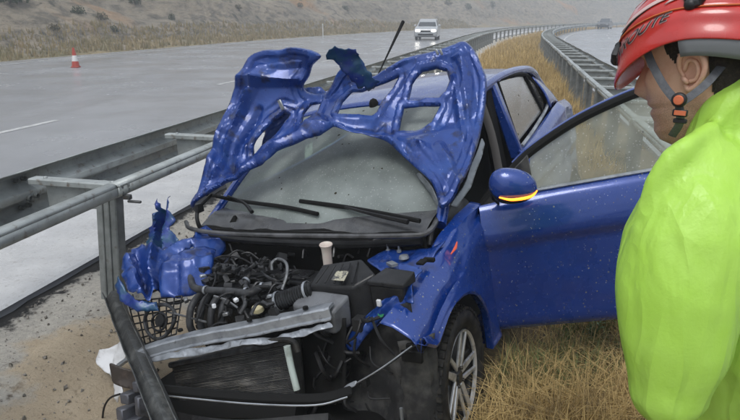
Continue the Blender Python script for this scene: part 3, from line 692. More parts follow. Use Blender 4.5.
# B pillar and rear door frame
cb(MB().hexa([(2.13, .80, .25), (2.24, .80, .25), (2.24, .70, .25), (2.13, .70, .25)], [(2.10, .655, 1.47), (2.19, .66, 1.475), (2.19, .60, 1.475), (2.10, .60, 1.47)]), 'pillar', 'gap', mods=[('bevel', .01, 1)])
cb(MB().hexa([(2.205, .83, 1.0), (2.27, .82, 1.0), (2.27, .74, 1.0), (2.205, .74, 1.0)], [(2.195, .672, 1.478), (2.255, .682, 1.478), (2.255, .63, 1.478), (2.195, .63, 1.478)]), 'rear_door_frame', 'blue', mods=[('bevel', .012, 2)])
cb(MB().hexa([(2.28, .79, 1.05), (2.30, .79, 1.05), (2.30, .76, 1.05), (2.28, .76, 1.05)], [(2.262, .685, 1.475), (2.28, .685, 1.475), (2.28, .66, 1.475), (2.262, .66, 1.475)]), 'frame_seal', 'gap')
cb(MB().tube([(2.05, .64, 1.38), (2.05, .70, 1.1), (2.08, .74, .5)], .024, 6, 4, flat=(1, 0, 0)), 'seat_belt', 'belt')
cb(MB().box((2.4, 0, .28), (3.0, 1.5, .12)), 'floor_pan', 'gap')
cb(MB().box((1.75, .80, .285), (.92, .10, .13)), 'door_sill', 'blue', mods=[('bevel', .02, 2)])
cb(MB().hexa([(1.12, -.72, .5), (1.12, .72, .5), (1.55, .74, .5), (1.55, -.74, .5)], [(1.12, -.68, .93), (1.12, .68, .93), (1.55, .72, .955), (1.55, -.72, .955)]), 'dashboard', 'plastic', mods=[('bevel', .05, 3)])
def seat(l, x=2.0):
    b = MB(); b.box((x, l, .55), (.5, .5, .18)); b.hexa([(x + .2, l - .25, .55), (x + .2, l + .25, .55), (x + .34, l + .25, .55), (x + .34, l - .25, .55)], [(x + .38, l - .2, 1.16), (x + .38, l + .2, 1.16), (x + .46, l + .2, 1.16), (x + .46, l - .2, 1.16)])
    s = cb(b, 'seat', 'seat', mods=[('bevel', .05, 3)]); cb(MB().box((x + .43, l, 1.26), (.09, .26, .16)), 'headrest', 'seat', s, mods=[('bevel', .035, 3)])
seat(.36); seat(-.36); seat(.36, 2.85); seat(-.36, 2.85)
st_ = cb(MB().lathe([(.18 + .014 * math.cos(a), .014 * math.sin(a)) for a in np.linspace(0, 6.283, 9)[:-1]], (1.66, .36, .93), (1, 0, .45), 28, close=True).box((1.66, .36, .93), (.05, .1, .1)).box((1.66, .36, .93), (.03, .34, .03)), 'steering_wheel', 'plastic')
# antenna
at_ = K(403, 22, 'l', -.02); ab_ = K(386, 58, 'l', 0.)
ar_ = at_.lerp(ab_, 1.75)
cb(MB().tube([ar_, ab_, at_], [.005, .0055, .013], 8, 4).lathe([(0, .03), (.02, .02), (.03, 0), (.03, -.03)], (ar_.x, ar_.y, I(ar_.x, RX, RZ) + .045), (0, 0, 1), 12), 'antenna', 'gap')

# --- cowl and wipers
seal = [K(186, 222, 'z', .94), K(192, 229, 'z', .935), K(230, 234, 'z', .93), K(310, 236, 'z', .93), K(400, 236, 'z', .935), K(428, 232, 'z', .94), K(440, 214, 'z', .96)]
cb(MB().tube(seal, .0125, 8, 6), 'cowl_seal', mat('wet_rubber_seal', (.09, .09, .095), .3, n1=(9, (.03, .03, .03), .4, .6)))
def cowl(u, v):
    q = 2 * v - 1; a = Vector((.965 + .0 * q * q, .695 * q, .925)); c = Vector((1.10 + .13 * q * q, .70 * q, .985)); return a.lerp(c, u) + Vector((0, 0, .018 * math.sin(u * 3.1) + .004 * nz(v * 9, u * 3)))
ck = cb(MB().grid(cowl, 8, 28), 'cowl_cover', mat('wet_cowl_plastic', (.05, .051, .054), .2, n1=(9, (.09, .09, .09), .45, .7), rn=(14, .1, .3), bump=(150, .001, 3), specks=(140, (.2, .2, .2), .38)))
for px, py in ((235, 222), (345, 223)): 
    p = K(px, py, 'z', .945); cb(MB().hexa([p + Vector(v) for v in ((-.02, -.025, 0), (-.02, .025, 0), (.02, .02, 0), (.02, -.02, 0))], [p + Vector(v) for v in ((0, -.004, .035), (0, .004, .035), (.012, .004, .035), (.012, -.004, .035))]), 'washer_nozzle', 'gap', ck)
cb(MB().grid(lambda u, v: Vector((.975 + .05 * u * 1, (2 * v - 1) * .70, .93 - .45 * u + .02 * nz(v * 6, u * 4))), 6, 24), 'firewall', 'gap', mods=[('solid', .01)])
cb(MB().tube([Vector((.95, -.70, .90)), Vector((.93, -.3, .875)), Vector((.93, .3, .875)), Vector((.95, .69, .90))], .02, 8, 6), 'cowl_crossmember', 'plastic')
for pts, arm in ((((206, 194), (240, 201), (285, 207), (318, 214)), ((252, 212), (244, 203), (228, 196))), (((300, 201), (345, 207), (385, 214), (420, 221)), ((408, 222), (372, 214), (345, 207)))):
    w_ = cb(MB().tube([KW(*p, lift=.03) for p in pts], .011, 6, 5), 'wiper', 'gap'); cb(MB().tube([KW(*p, lift=.05) for p in arm], [.012, .009, .006], 6, 4), 'wiper_arm', 'plastic', w_)

# --- torn hood: only the ribbed inside is left facing the road
HO = [(197, 210), (201, 190), (207, 165), (216, 138), (225, 114), (233, 92), (240, 80), (247, 66), (254, 56), (266, 51), (280, 50), (290, 47), (306, 49), (321, 56), (312, 66), (309, 78), (304, 86), (308, 92), (322, 95), (330, 88), (340, 70), (346, 58), (356, 64), (362, 76), (372, 80), (388, 71), (405, 62), (425, 54), (445, 48), (462, 42), (469, 45), (476, 54), (483, 70), (487, 84), (485, 110), (479, 140), (470, 168), (458, 192), (449, 206), (440, 209), (436, 196), (424, 178), (408, 160), (388, 148), (362, 140), (340, 139), (316, 141), (296, 150), (270, 166), (240, 184), (215, 199)]
HH = [[(254, 162), (256, 146), (262, 131), (271, 120), (283, 111), (289, 113), (281, 124), (273, 137), (265, 150)],
      [(300, 126), (304, 112), (312, 104), (321, 103), (317, 111), (309, 119)],
      [(339, 118), (344, 105), (353, 97), (368, 91), (386, 85), (399, 80), (393, 90), (383, 102), (377, 113), (372, 117), (356, 118)],
      [(413, 86), (423, 74), (437, 69), (447, 72), (450, 82), (446, 95), (440, 100), (409, 101)],
      [(404, 108), (440, 107), (431, 120), (415, 127), (398, 127)]]
HC = [(197, 210, .98), (207, 165, 1.08), (225, 114, 1.28), (252, 60, 1.46), (290, 48, 1.46), (320, 56, 1.42), (262, 160, 1.24), (300, 118, 1.38), (322, 98, 1.58), (345, 60, 1.62), (365, 80, 1.68), (405, 62, 1.82), (440, 48, 1.90), (465, 44, 1.93), (487, 84, 1.80), (480, 140, 1.56), (470, 168, 1.38), (449, 206, 1.12), (436, 196, 1.14), (408, 160, 1.28), (362, 140, 1.31), (316, 141, 1.25), (270, 166, 1.11), (230, 190, 1.05), (420, 105, 1.66), (380, 125, 1.50), (340, 122, 1.44), (450, 150, 1.42)]
def hfold(x, y):
    h = 0.
    # long folds of the buckled panel
    for (ax, ay, bx, by, w_, a) in ((205, 205, 318, 128, 8, .05), (318, 128, 430, 190, 9, .045), (240, 80, 300, 78, 6, .035), (228, 130, 262, 70, 5, .03), (365, 80, 462, 52, 6, .03), (462, 60, 472, 150, 7, .03), (215, 150, 240, 180, 6, -.03), (380, 130, 470, 120, 6, -.02), (440, 150, 455, 190, 5, .03), (345, 62, 355, 100, 6, .03), (214, 190, 248, 92, 3, .03), (226, 186, 258, 108, 3, -.025), (300, 132, 420, 150, 4, .025), (395, 140, 440, 195, 4, -.02), (455, 80, 462, 140, 3, .02), (330, 128, 375, 128, 3, -.015)):
        t = max(0, min(1, ((x - ax) * (bx - ax) + (y - ay) * (by - ay)) / ((bx - ax) ** 2 + (by - ay) ** 2))); d = math.hypot(x - ax - t * (bx - ax), y - ay - t * (by - ay)); h += a * max(0, 1 - d / (w_ * 1.5))
    return h
hood = sheet('hood', HO, HH, HC, 'inner', step=1.35, rib=.016, ribw=3.0, crumple=.026, freq=4.2, thick=.003, fine=.0, jag=0, fold=hfold, sub=0, smooth_it=0, round_=True)
# loose scraps of the hood skin
sheet('hood_scrap', [(327, 53), (334, 46), (346, 49), (356, 50), (359, 58), (372, 74), (380, 80), (372, 88), (356, 84), (345, 70), (336, 63), (328, 60)], [], [(330, 52, 1.42), (355, 55, 1.50), (378, 80, 1.60), (350, 80, 1.55)], 'teal', hood, step=2.4, crumple=.022, freq=10, thick=.004, jag=3, sub=0, smooth_it=1)
sheet('hood_scrap', [(268, 118), (285, 96), (296, 88), (320, 86), (330, 96), (318, 99), (300, 100), (291, 112), (280, 132), (270, 146), (262, 150)], [], [(270, 140, 1.42), (290, 96, 1.52), (325, 92, 1.60)], 'inner', hood, step=3, crumple=.03, freq=12, thick=.005, jag=2)
sheet('hood_edge_lip', [(420, 172), (432, 186), (441, 206), (438, 208), (428, 190), (416, 174)], [], [(420, 172, 1.27), (440, 207, 1.17), (430, 186, 1.22)], 'silver', hood, step=3, crumple=.004, thick=.003)
sheet('hood_outer_skin', [(449, 206), (462, 188), (474, 158), (481, 138), (484, 144), (479, 165), (470, 188), (456, 208)], [], [(449, 206, 1.16), (481, 140, 1.60), (470, 175, 1.40)], mat('hood_skin_sheen', (.2, .22, .24), .3, .3), hood, step=3, crumple=.01, thick=.003)  # grey base paints a wet sky reflection onto the blue skin
for px, py, r in ((281, 105, .02), (437, 52, .012), (441, 52, .012)):
    cb(MB().box(K(px, py, 'x', 1.36 if px < 300 else 1.78), (.01, r * 1.2, r * 3.0), Matrix.Rotation(.3, 3, 'X')), 'latch_striker', 'silver', hood, mods=[('bevel', .003, 1)])
for sg, px, py in ((1, 444, 204), (-1, 199, 208)):
    p = K(px, py, 'l', .69 * sg); q = Vector((1.0, .70 * sg, .86))
    cb(MB().tube([q, (p + q) / 2 + Vector((-.03, 0, .02)), p, p + Vector((.08, -.04 * sg, .06))], [.016, .013, .013, .01], 6, 4).box(p, (.05, .03, .05)), 'hood_hinge', 'dalu', mods=[('bevel', .004, 1)])

# --- left front fender
FX = [.47, .6, .75, .9, 1.05, 1.2, 1.34]; FT = [.70, .725, .735, .74, .74, .755, .79]; FTZ = [.725, .765, .815, .865, .905, .945, .975]
def fender(u, v):
    x = .475 + .865 * u; zt = I(x, FX, FTZ); lt = I(x, FX, FT)
    d = x - .83; zl = .26 if x > 1.195 else (.31 + math.sqrt(max(0, .372 ** 2 - d * d)) if abs(d) < .365 else .26)
    if x < .62: zl = max(zl, I(x, [.475, .56, .62], [.655, .60, .60]))
    rows = [(lt - .03, zt - .03), (lt, zt), (lt + .05, zt - .012), (.83, zt - .055), (.846, zt - .075), (.862, zt - .12), (.868, (zt + zl) / 2 - .02), (.882, zl + .035), (.892, zl + .012), (.886, zl), (.85, zl + .004)]
    k = v * (len(rows) - 1); i = min(int(k), len(rows) - 2); f = k - i; a, c = rows[i], rows[i + 1]
    return Vector((x + .03 * max(0, .6 - x) * 0, a[0] + (c[0] - a[0]) * f + .006 * nz(x * 6, v * 4, 3) , a[1] + (c[1] - a[1]) * f))
fe = cb(MB().grid(fender, 44, 41), 'front_fender', 'blue', mods=[('solid', .003, 0)])
p0, p1 = K(457, 242, 'l', .845), K(451, 254, 'l', .85)
cb(MB().tube([p0, p0.lerp(p1, .5) + Vector((0, .006, 0)), p1], [.003, .007, .003], 8, 4), 'orange_streak', emis('streak_glow', (.6, .09, .04), .1), fe)  # orange reflection on the fender, built as a faintly glowing strip
cb(MB().grid(lambda u, v: Vector((.47 + .10 * u - .02 * v, I(u, [0, .5, 1], [.77, .86, .885]) , .66 - .5 * v)) + Vector((.01 * nz(u * 4, v * 6), .012 * nz(v * 5, u * 5, 3), 0)), 10, 20), 'bumper_end', 'grit', mods=[('solid', .004, 0)])
cb(MB().box((.50, .835, .635), (.05, .07, .03)).box((.48, .82, .60), (.02, .09, .05)), 'bumper_bracket', 'gap', mods=[('bevel', .004, 1)])
cb(MB().tube([K(401, 408, 'x', .45), K(402, 420, 'x', .45)], .007, 6, 1), 'label_strip', 'silver')
# wheel-house liner behind the missing bumper
sheet('wheel_liner', [(362, 322), (384, 310), (413, 300), (416, 334), (418, 420), (352, 420), (340, 392), (350, 356)], [], [(362, 322, .62), (413, 300, .6), (418, 420, .50), (352, 420, .5), (340, 392, .58), (384, 360, .60)], 'grit', step=5, crumple=.02, freq=8, thick=.005)
sheet('inner_apron', [(366, 262), (378, 254), (400, 250), (432, 250), (446, 240), (432, 262), (418, 284), (406, 292), (398, 284), (380, 272)], [], [(366, 262, .83), (400, 250, .85), (446, 240, .90), (418, 284, .78), (400, 285, .80)], 'inner', step=4, crumple=.012, freq=12, thick=.006, plane='z')
for px, py in ((388, 250), (399, 250), (408, 246)): p = K(px, py, 'z', .86); cb(MB().cyl(p + Vector((0, 0, -.02)), p + Vector((0, 0, .03)), .005, n=6).lathe([(0, .012), (.011, .012), (.012, 0)], p - Vector((0, 0, .01)), (0, 0, 1), 6), 'strut_stud', 'silver')
p = K(392, 264, 'z', .85); cb(MB().box(p, (.03, .05, .012), Matrix.Rotation(.6, 3, 'Z')), 'apron_bracket', 'silver'); cb(MB().lathe([(0, .015), (.02, .012), (.024, 0)], K(404, 258, 'z', .85), (0, 0, 1), 12), 'strut_cap', 'silver')
cb(MB().tube([K(404, 292, 'z', .74), K(372, 316, 'z', .68), K(352, 338, 'z', .60)], [.026, .024, .026], 4, 3), 'frame_rail', 'inner', mods=[('bevel', .004, 1)])
sheet('headlamp_mount', [(398, 262), (424, 270), (414, 286), (416, 306), (408, 304), (400, 286)], [], [(398, 262, .74), (424, 270, .72), (414, 300, .6), (400, 290, .66)], 'inner', step=4, crumple=.02, freq=14, thick=.005)
b = MB(); p = K(422, 262, 'z', .87); b.box(p, (.05, .035, .012)).box(p + Vector((.03, .02, 0)), (.02, .05, .018)); cb(b, 'hood_buffer', 'gap', mods=[('bevel', .003, 1)])

# --- wheels
def wheel(c, steer, sg, simple=False):
    wt = bpy.data.objects.new('wheel', None); col.objects.link(wt); wt.parent = car; wt.location = (c[0], -c[1], c[2]); wt.rotation_euler.z = -steer
    A = (0, -sg, 0)                                        # outward
    pr = [(.205, .07), (.222, .085), (.25, .10), (.285, .098), (.302, .085), (.309, .06), (.311, 0), (.309, -.06), (.302, -.085), (.285, -.098), (.222, -.085), (.205, -.07)]
    ty = MB().lathe(pr, (0, 0, 0), A, 64, close=True).build('tyre', M['rubber'], wt, off=(0, 0, 0), sharp=None)
    b = MB(); Z = Vector(A); U = Vector((1, 0, 0)); W = Z.cross(U)
    for k in range(56):
        for j, h in enumerate((-.075, -.045, -.012, .022, .055, .082)):
            a = 6.2832 * (k + .5 * (j % 2) + .12 * abs(j - 2.5)) / 56; rd = U * math.cos(a) + W * math.sin(a); tg = Z.cross(rd); rr_ = .3125 - (.008 if j in (0, 5) else 0)
            b.box(rd * rr_ + Z * h, (.012, .022, .022), Matrix((rd, tg, Z)).transposed())
    t = b.build('tread', M['rubber'], wt, off=(0, 0, 0), smooth=False); t['kind'] = 'stuff'
    MB().lathe([(.206, .075), (.212, .082), (.212, .07), (.196, .06), (.19, .02), (.185, -.06), (.2, -.08)], (0, 0, 0), A, 48).build('rim_barrel', M['rimd'], wt, off=(0, 0, 0))
    MB().lathe([(.197, .078), (.209, .086), (.211, .08), (.197, .07)], (0, 0, 0), A, 48, close=True).build('rim_lip', M['rim'], wt, off=(0, 0, 0))
    b = MB(); d = MB()
    for k in range(5):
        for q, (a0, a1, wd) in enumerate(((-.16, -.36, .026), (.14, .56, .018))):
            t0 = 6.2832 * k / 5 + .4; p = (U * math.cos(t0 + a0) + W * math.sin(t0 + a0)) * .045 + Z * .062; e = (U * math.cos(t0 + a1) + W * math.sin(t0 + a1)) * .203 + Z * .076
            sd_ = Z.cross((e - p).normalized()); 
            for bb, off, hh in ((b, .006, .9), (d, -.016, 1.9)):
                bb.hexa([p + sd_ * wd * .8 * hh + Z * (off - .012), e + sd_ * wd * .55 * hh + Z * (off - .012), e - sd_ * wd * .55 * hh + Z * (off - .012), p - sd_ * wd * .8 * hh + Z * (off - .012)], [p + sd_ * wd * .8 * hh + Z * off, e + sd_ * wd * .55 * hh + Z * off, e - sd_ * wd * .55 * hh + Z * off, p - sd_ * wd * .8 * hh + Z * off])
    b.build('spoke_faces', M['rim'], wt, off=(0, 0, 0), smooth=False, mods=[('bevel', .003, 1)]); d.build('spokes', M['rimd'], wt, off=(0, 0, 0), smooth=False, mods=[('bevel', .004, 1)])
    h = MB().lathe([(0, .075), (.026, .074), (.03, .066), (.05, .062), (.06, .05), (.06, .0)], (0, 0, 0), A, 24)
    for k in range(4):
        a = 6.2832 * (k + .5) / 4; h.lathe([(0, .078), (.008, .077), (.009, .06)], (U * math.cos(a) + W * math.sin(a)) * .042, Z, 6)
    h.build('hub', M['rimd'], wt, off=(0, 0, 0))
    MB().lathe([(0, .0), (.13, .0), (.13, -.022), (0, -.022)], Z * .01, Z, 32).build('brake_disc', M['dalu'], wt, off=(0, 0, 0))
    return wt
wheel((.83, .785, .31), -.06, 1); wheel((3.41, .79, .31), 0, 1); wheel((3.41, -.79, .31), 0, -1); wheel((1.22, -.70, .30), .35, -1)

# --- open driver's door
TH = math.radians(66); DH = Vector((1.33, .87, 0)); DE = Vector((math.cos(TH), math.sin(TH), 0)); DN = Vector((-math.sin(TH), math.cos(TH), 0))
def D(d, n, z): return DH + DE * d + DN * n + Vector((0, 0, z))
def Kd(px, py, n=0.):
    q = Kp(px, py, DN, DH.dot(DN) + n); return (q - DH).dot(DE), q.z
DBX, DBZ = [-.05, .26, .8, 1.1], [.955, .998, 1.035, 1.055]
dr = bpy.data.objects.new('driver_door', None); col.objects.link(dr); dr.parent = car
def skin(u, v):
    d = -.035 + 1.12 * u; zb = I(d, DBX, DBZ); zl = I(d, [-.04, .0, .9, 1.085], [.33, .285, .285, .36]); z = zl + (zb - zl) * v; q = I(v, [0, .04, .1, .4, .66, .72, .78, .86, .93, .98, 1], [-.03, -.005, .005, .02, .03, .052, .056, .045, .03, .012, -.012])
    return D(d, q * (1 - .25 * abs(2 * u - 1) ** 4) + .002 * nz(d * 7, z * 7), z)
cb(MB().grid(skin, 30, 44), 'outer_skin', 'blue', dr)
cb(MB().hexa([D(-.03, -.12, .30), D(1.07, -.12, .31), D(1.07, -.03, .31), D(-.03, -.03, .30)], [D(-.03, -.09, .945), D(1.07, -.09, 1.045), D(1.07, -.02, 1.045), D(-.03, -.02, .945)]), 'inner_panel', 'plastic', dr, mods=[('bevel', .012, 2)])
wf = [(-.03, .95), (.06, 1.055), (.15, 1.135), (.23, 1.2), (.345, 1.268), (.46, 1.325), (.6, 1.377), (.73, 1.415), (.88, 1.44), (.98, 1.43), (1.04, 1.37), (1.07, 1.25), (1.075, 1.05)]
cb(MB().tube([D(d, -.035, z - .012) for d, z in wf], .021, 8, 4), 'window_frame', 'gap', dr)
cb(MB().tube([D(d, -.05, z + .002) for d, z in wf[2:]], .014, 6, 4), 'frame_edge', 'blue', dr)
gp = [(.20, .985)] + [(d, z - .02) for d, z in wf[3:-1]] + [(1.06, 1.045)]
cb(MB().add([D(d, -.03, z) for d, z in gp], [tuple(range(len(gp)))]), 'window_pane', 'dglass', dr, smooth=False)
cb(MB().hexa([D(-.03, -.045, .945), D(.235, -.045, .985), D(.215, -.045, 1.185), D(.10, -.045, 1.085)], [D(-.03, -.01, .945), D(.235, -.01, .985), D(.215, -.01, 1.185), D(.10, -.01, 1.085)]), 'sail_panel', 'grit', dr, mods=[('bevel', .006, 1)])
cb(MB().tube([D(.24, -.012, 1.006), D(.8, -.012, 1.043), D(1.08, -.012, 1.063)], .009, 6, 4), 'belt_moulding', 'silver', dr)
cb(MB().tube([D(.88, .05, .86), D(.93, .085, .865), D(1.02, .085, .875), D(1.06, .045, .88)], .014, 8, 4), 'door_handle', 'blue', dr)
mc = D(*((lambda t: (t[0], .155, t[1]))(Kd(513, 188, .155))))
def mir(u, v):
    a = 2 * math.pi * u; bb_ = math.pi * (v - .5) * .995; c = math.cos(bb_)
    sx = math.copysign(abs(math.sin(bb_)) ** .8, math.sin(bb_)); y = math.cos(a) * c; z = math.sin(a) * c
    return mc + DE * (.106 * sx) + DN * (.062 * y) + Vector((0, 0, 1)) * ((.082 - .012 * sx) * z + .012 * sx * -1 + .01)
mi = cb(MB().grid(mir, 24, 20, cu=True), 'mirror', 'blue')
cb(MB().grid(lambda u, v: (lambda p: mc + (p - mc) * 1.012)(mir(.62 + .26 * u, .1 + .84 * v)), 12, 14), 'mirror_base', 'plastic', mi)
cb(MB().tube([mc + DE * e + DN * n + Vector((0, 0, z)) for e, n, z in ((-.07, .048, -.024), (-.025, .063, -.036), (.03, .061, -.038), (.075, .046, -.034), (.102, .012, -.022))], [.003, .006, .007, .006, .004], 8, 5), 'turn_signal', 'signal', mi)
cb(MB().hexa([mc + DE * -.10 + DN * n + Vector((0, 0, z)) for n, z in ((-.04, -.04), (.02, -.04), (.02, .0), (-.04, .0))], [D(.06, n, z) for n, z in ((-.02, .955), (.03, .955), (.03, 1.0), (-.02, 1.0))]), 'mirror_arm', 'gap', mi, mods=[('bevel', .008, 1)])

# --- crumpled right front corner
def ffold(L_):
    def f(x, y):
        h = 0.
        for (ax, ay, bx, by, w_, a) in L_:
            t = max(0, min(1, ((x - ax) * (bx - ax) + (y - ay) * (by - ay)) / ((bx - ax) ** 2 + (by - ay) ** 2))); h += a * max(0, 1 - math.hypot(x - ax - t * (bx - ax), y - ay - t * (by - ay)) / w_)
        return h
    return f
sheet('fender_tip', [(140, 262), (146, 246), (150, 228), (156, 222), (153, 214), (159, 211), (157, 198), (163, 209), (166, 214), (171, 196), (172, 210), (177, 220), (174, 230), (181, 240), (176, 250), (166, 262), (154, 272), (144, 272)], [], [(140, 262, .70), (157, 198, .96), (176, 225, .92), (180, 245, .84), (152, 270, .70), (160, 235, .95)], 'teal', step=2.3, crumple=.018, freq=7, thick=.003, jag=1.8, sub=0, smooth_it=1, fold=ffold([(158, 206, 152, 262, 6, .04), (172, 200, 168, 256, 6, .045), (163, 214, 160, 262, 5, -.05)]))
sheet('crumpled_fender', [(121, 264), (127, 256), (134, 249), (144, 246), (152, 252), (162, 254), (172, 250), (184, 242), (196, 240), (202, 246), (186, 254), (172, 264), (166, 278), (160, 294), (150, 302), (138, 300), (128, 292), (122, 280)], [], [(121, 264, .54), (144, 246, .72), (172, 250, .82), (198, 242, .90), (166, 278, .62), (150, 302, .46), (128, 292, .44), (145, 275, .60)], 'inner', step=2.3, crumple=.02, freq=7, thick=.003, jag=1.5, sub=0, smooth_it=1, rib=.012, ribw=4, fold=ffold([(124, 262, 140, 298, 7, .05), (136, 252, 150, 298, 6, -.045), (150, 254, 154, 298, 7, .055), (150, 254, 200, 243, 6, .03), (166, 262, 160, 290, 4, -.03), (126, 280, 160, 284, 4, .02)]))
sheet('inner_apron', [(158, 270), (166, 260), (182, 252), (204, 247), (216, 250), (213, 270), (208, 293), (186, 295), (162, 298)], [], [(158, 270, .58), (184, 252, .70), (216, 250, .84), (208, 293, .54), (162, 298, .48)], 'inner', step=2.6, crumple=.010, freq=7, thick=.004, sub=0, smooth_it=1, rib=.012, ribw=4, fold=ffold([(164, 268, 212, 262, 5, .03), (180, 256, 176, 294, 5, -.02), (196, 262, 194, 292, 3, .02)]))
cb(MB().tube([K(186, 250, 'x', .84), K(200, 248, 'x', .86), K(216, 250, 'x', .9)], .012, 6, 3), 'apron_flange', 'silver')

# --- engine bay
cb(MB().box((.62, -.0, .26), (.72, 1.3, .02)), 'splash_tray', 'gap')
cb(MB().box((.72, .02, .50), (.34, .78, .36)).box((.66, -.10, .70), (.20, .50, .06)).box((.80, .05, .66), (.14, .60, .10)), 'engine_block', 'dalu', mods=[('bevel', .02, 2)])
cb(MB().box((.79, -.02, .735), (.16, .46, .05)).box((.79, -.02, .765), (.10, .36, .02)), 'valve_cover', 'plastic', mods=[('bevel', .015, 2)])
for k in range(4):
    p = K(199 + 10.5 * k, 303 - .5 * k, 'z', .725)
    cb(MB().tube([p + Vector((.08, 0, .02)), p + Vector((.02, 0, .035)), p + Vector((-.05, .0, .0)), p + Vector((-.08, 0, -.08)), p + Vector((-.05, 0, -.16))], .0165, 10, 4), 'intake_runner', 'pipe')
def pt(px, py, z): return K(px, py, 'z', z)
def hose(name, pts, r, m, n=8, res=6): return cb(MB().tube([pt(*p) for p in pts], r, n, res), name, m)
hose('coolant_pipe', [(192, 268, .80), (191, 278, .79), (194, 287, .785), (206, 290, .785), (228, 291, .79), (250, 293, .795), (262, 287, .80), (272, 285, .80)], .017, 'pipe', 10)
cb(MB().box(pt(232, 270, .80), (.03, .24, .03), Matrix.Rotation(.05, 3, 'Z')).box(pt(228, 266, .81), (.02, .1, .02)), 'fuel_rail', 'pipe', mods=[('bevel', .006, 2)])
hose('coolant_pipe', [(249, 273, .81), (246, 280, .80), (246, 288, .79), (252, 293, .79)], [.012, .013, .014], 'pipe', 10)
hose('vent_tube', [(272, 270, .83), (272, 263, .86), (278, 259, .87), (286, 263, .87), (287, 274, .84), (282, 290, .79)], .0075, 'alu')
hose('breather_hose', [(244, 298, .78), (250, 291, .80), (258, 287, .81), (268, 287, .80)], .009, 'wire')
hose('breather_hose', [(240, 314, .74), (245, 304, .77), (243, 296, .78)], .009, 'pipe')
hose('battery_cable', [(152, 292, .70), (168, 286, .74), (190, 288, .76), (205, 300, .74), (200, 318, .70)], .006, 'wire')
hose('battery_cable', [(196, 322, .70), (204, 300, .76), (214, 284, .80), (216, 272, .82)], .005, 'wire')
# ribbed intake duct, snorkel, air box, fuse box
pa, pb_ = pt(276, 302, .76), pt(312, 290, .80); b = MB(); n = 15
b.tube([pa.lerp(pb_, k / (n * 2)) for k in range(n * 2 + 1)], [.040 if k % 2 else .031 for k in range(n * 2 + 1)], 14, 1); cb(b, 'ribbed_intake_hose', 'pipe')
def block(name, top, zt, zb, m, shrink=.96, bev=.012, sub=None):
    T = [pt(px, py, z) for (px, py), z in zip(top, zt if hasattr(zt, '__len__') else [zt] * len(top))]; c = sum(T, Vector((0, 0, 0))) / len(T)
    Bt = [Vector((c.x + (p.x - c.x) * shrink, c.y + (p.y - c.y) * shrink, zb)) for p in T]
    return cb(MB().hexa(Bt, T), name, m, sub, mods=[('bevel', bev, 3)])
ab2 = block('air_box', [(308, 286), (322, 264), (362, 258), (376, 274), (352, 288)], [.82, .88, .90, .86, .82], .50, 'airbox')
b = MB()
for k in range(5): b.tube([pt(316 + 9 * k, 283 - 0 * k, .842), pt(328 + 7.4 * k, 266 - 1.1 * k, .892)], .004, 6, 1)
cb(b, 'air_box_rib', 'airbox', ab2)
cb(MB().tube([pt(308, 287, .80), pt(352, 289, .80), pt(377, 276, .83)], .008, 6, 1), 'air_box_seam', 'gap', ab2)
block('intake_snorkel', [(291, 304), (306, 288), (350, 294), (332, 313)], [.77, .80, .80, .76], .66, mat('scuffed_grey_plastic', (.13, .135, .145), .36, n1=(12, (.06, .06, .065), .45, .7), rn=(15, .22, .5)), bev=.014)
fb = block('fuse_box', [(368, 284), (386, 270), (413, 274), (402, 288)], [.83, .855, .855, .83], .68, 'plastic', shrink=.92)
block('fuse_box_lid', [(366, 281), (386, 267), (415, 271), (403, 285)], [.845, .872, .872, .845], .825, 'airbox', shrink=1.0, bev=.006, sub=fb)
p = pt(327, 262, .86); cb(MB().lathe([(.0, .045), (.018, .045), (.021, .07), (.029, .082), (.031, .078), (.024, .062), (.022, .03), (.021, -.06)], p + Vector((.02, -.01, .0)), (-.05, .1, 1), 20), 'coolant_reservoir', 'wear', mods=[])
cb(MB().lathe([(0, .008), (.014, .008), (.016, .012), (.024, .012), (.027, .004), (.025, -.008)], pt(258, 309, .765), (-.2, .1, 1), 20), 'oil_cap', 'yellow')
cb(MB().lathe([(0, .008), (.012, .008), (.014, 0), (.012, -.01)], K(381, 314, 'x', .56), (-1, .4, .3), 14), 'green_cap', 'green')
cb(MB().box(K(379, 303, 'x', .56), (.012, .02, .03)), 'relay', 'white', mods=[('bevel', .003, 1)])
# crushed fan shroud: ring, hub and lattice
def fq(u, v): # quad seen at the left of the bay
    a = Vector((128, 302)).lerp(Vector((182, 296)), u); c = Vector((140, 346)).lerp(Vector((176, 334)), u); q = a.lerp(c, v); return K(q.x, q.y, 'x', .50 - .10 * v + .02 * nz(u * 4, v * 4))
b = MB()
for k in range(8): b.tube([fq(k / 7, v) for v in np.linspace(0, 1, 6)], .0042, 5, 1)
for k in range(7): b.tube([fq(u, k / 6) for u in np.linspace(0, 1, 6)], .0042, 5, 1)
fs = cb(b, 'fan_shroud', 'plastic')
cb(MB().tube([fq(.62 + .34 * math.cos(a), .55 + .42 * math.sin(a)) + Vector((-.012, 0, 0)) for a in np.linspace(0, 6.283, 22)], .009, 8, 1), 'shroud_ring', 'pipe', fs)
cb(MB().tube([fq(.62 + .17 * math.cos(a), .55 + .22 * math.sin(a)) + Vector((-.016, 0, 0)) for a in np.linspace(0, 6.283, 18)], .006, 8, 1).lathe([(0, .02), (.03, .018), (.035, 0)], fq(.62, .55), (-1, 0, .5), 16), 'fan_hub', 'airbox', fs)
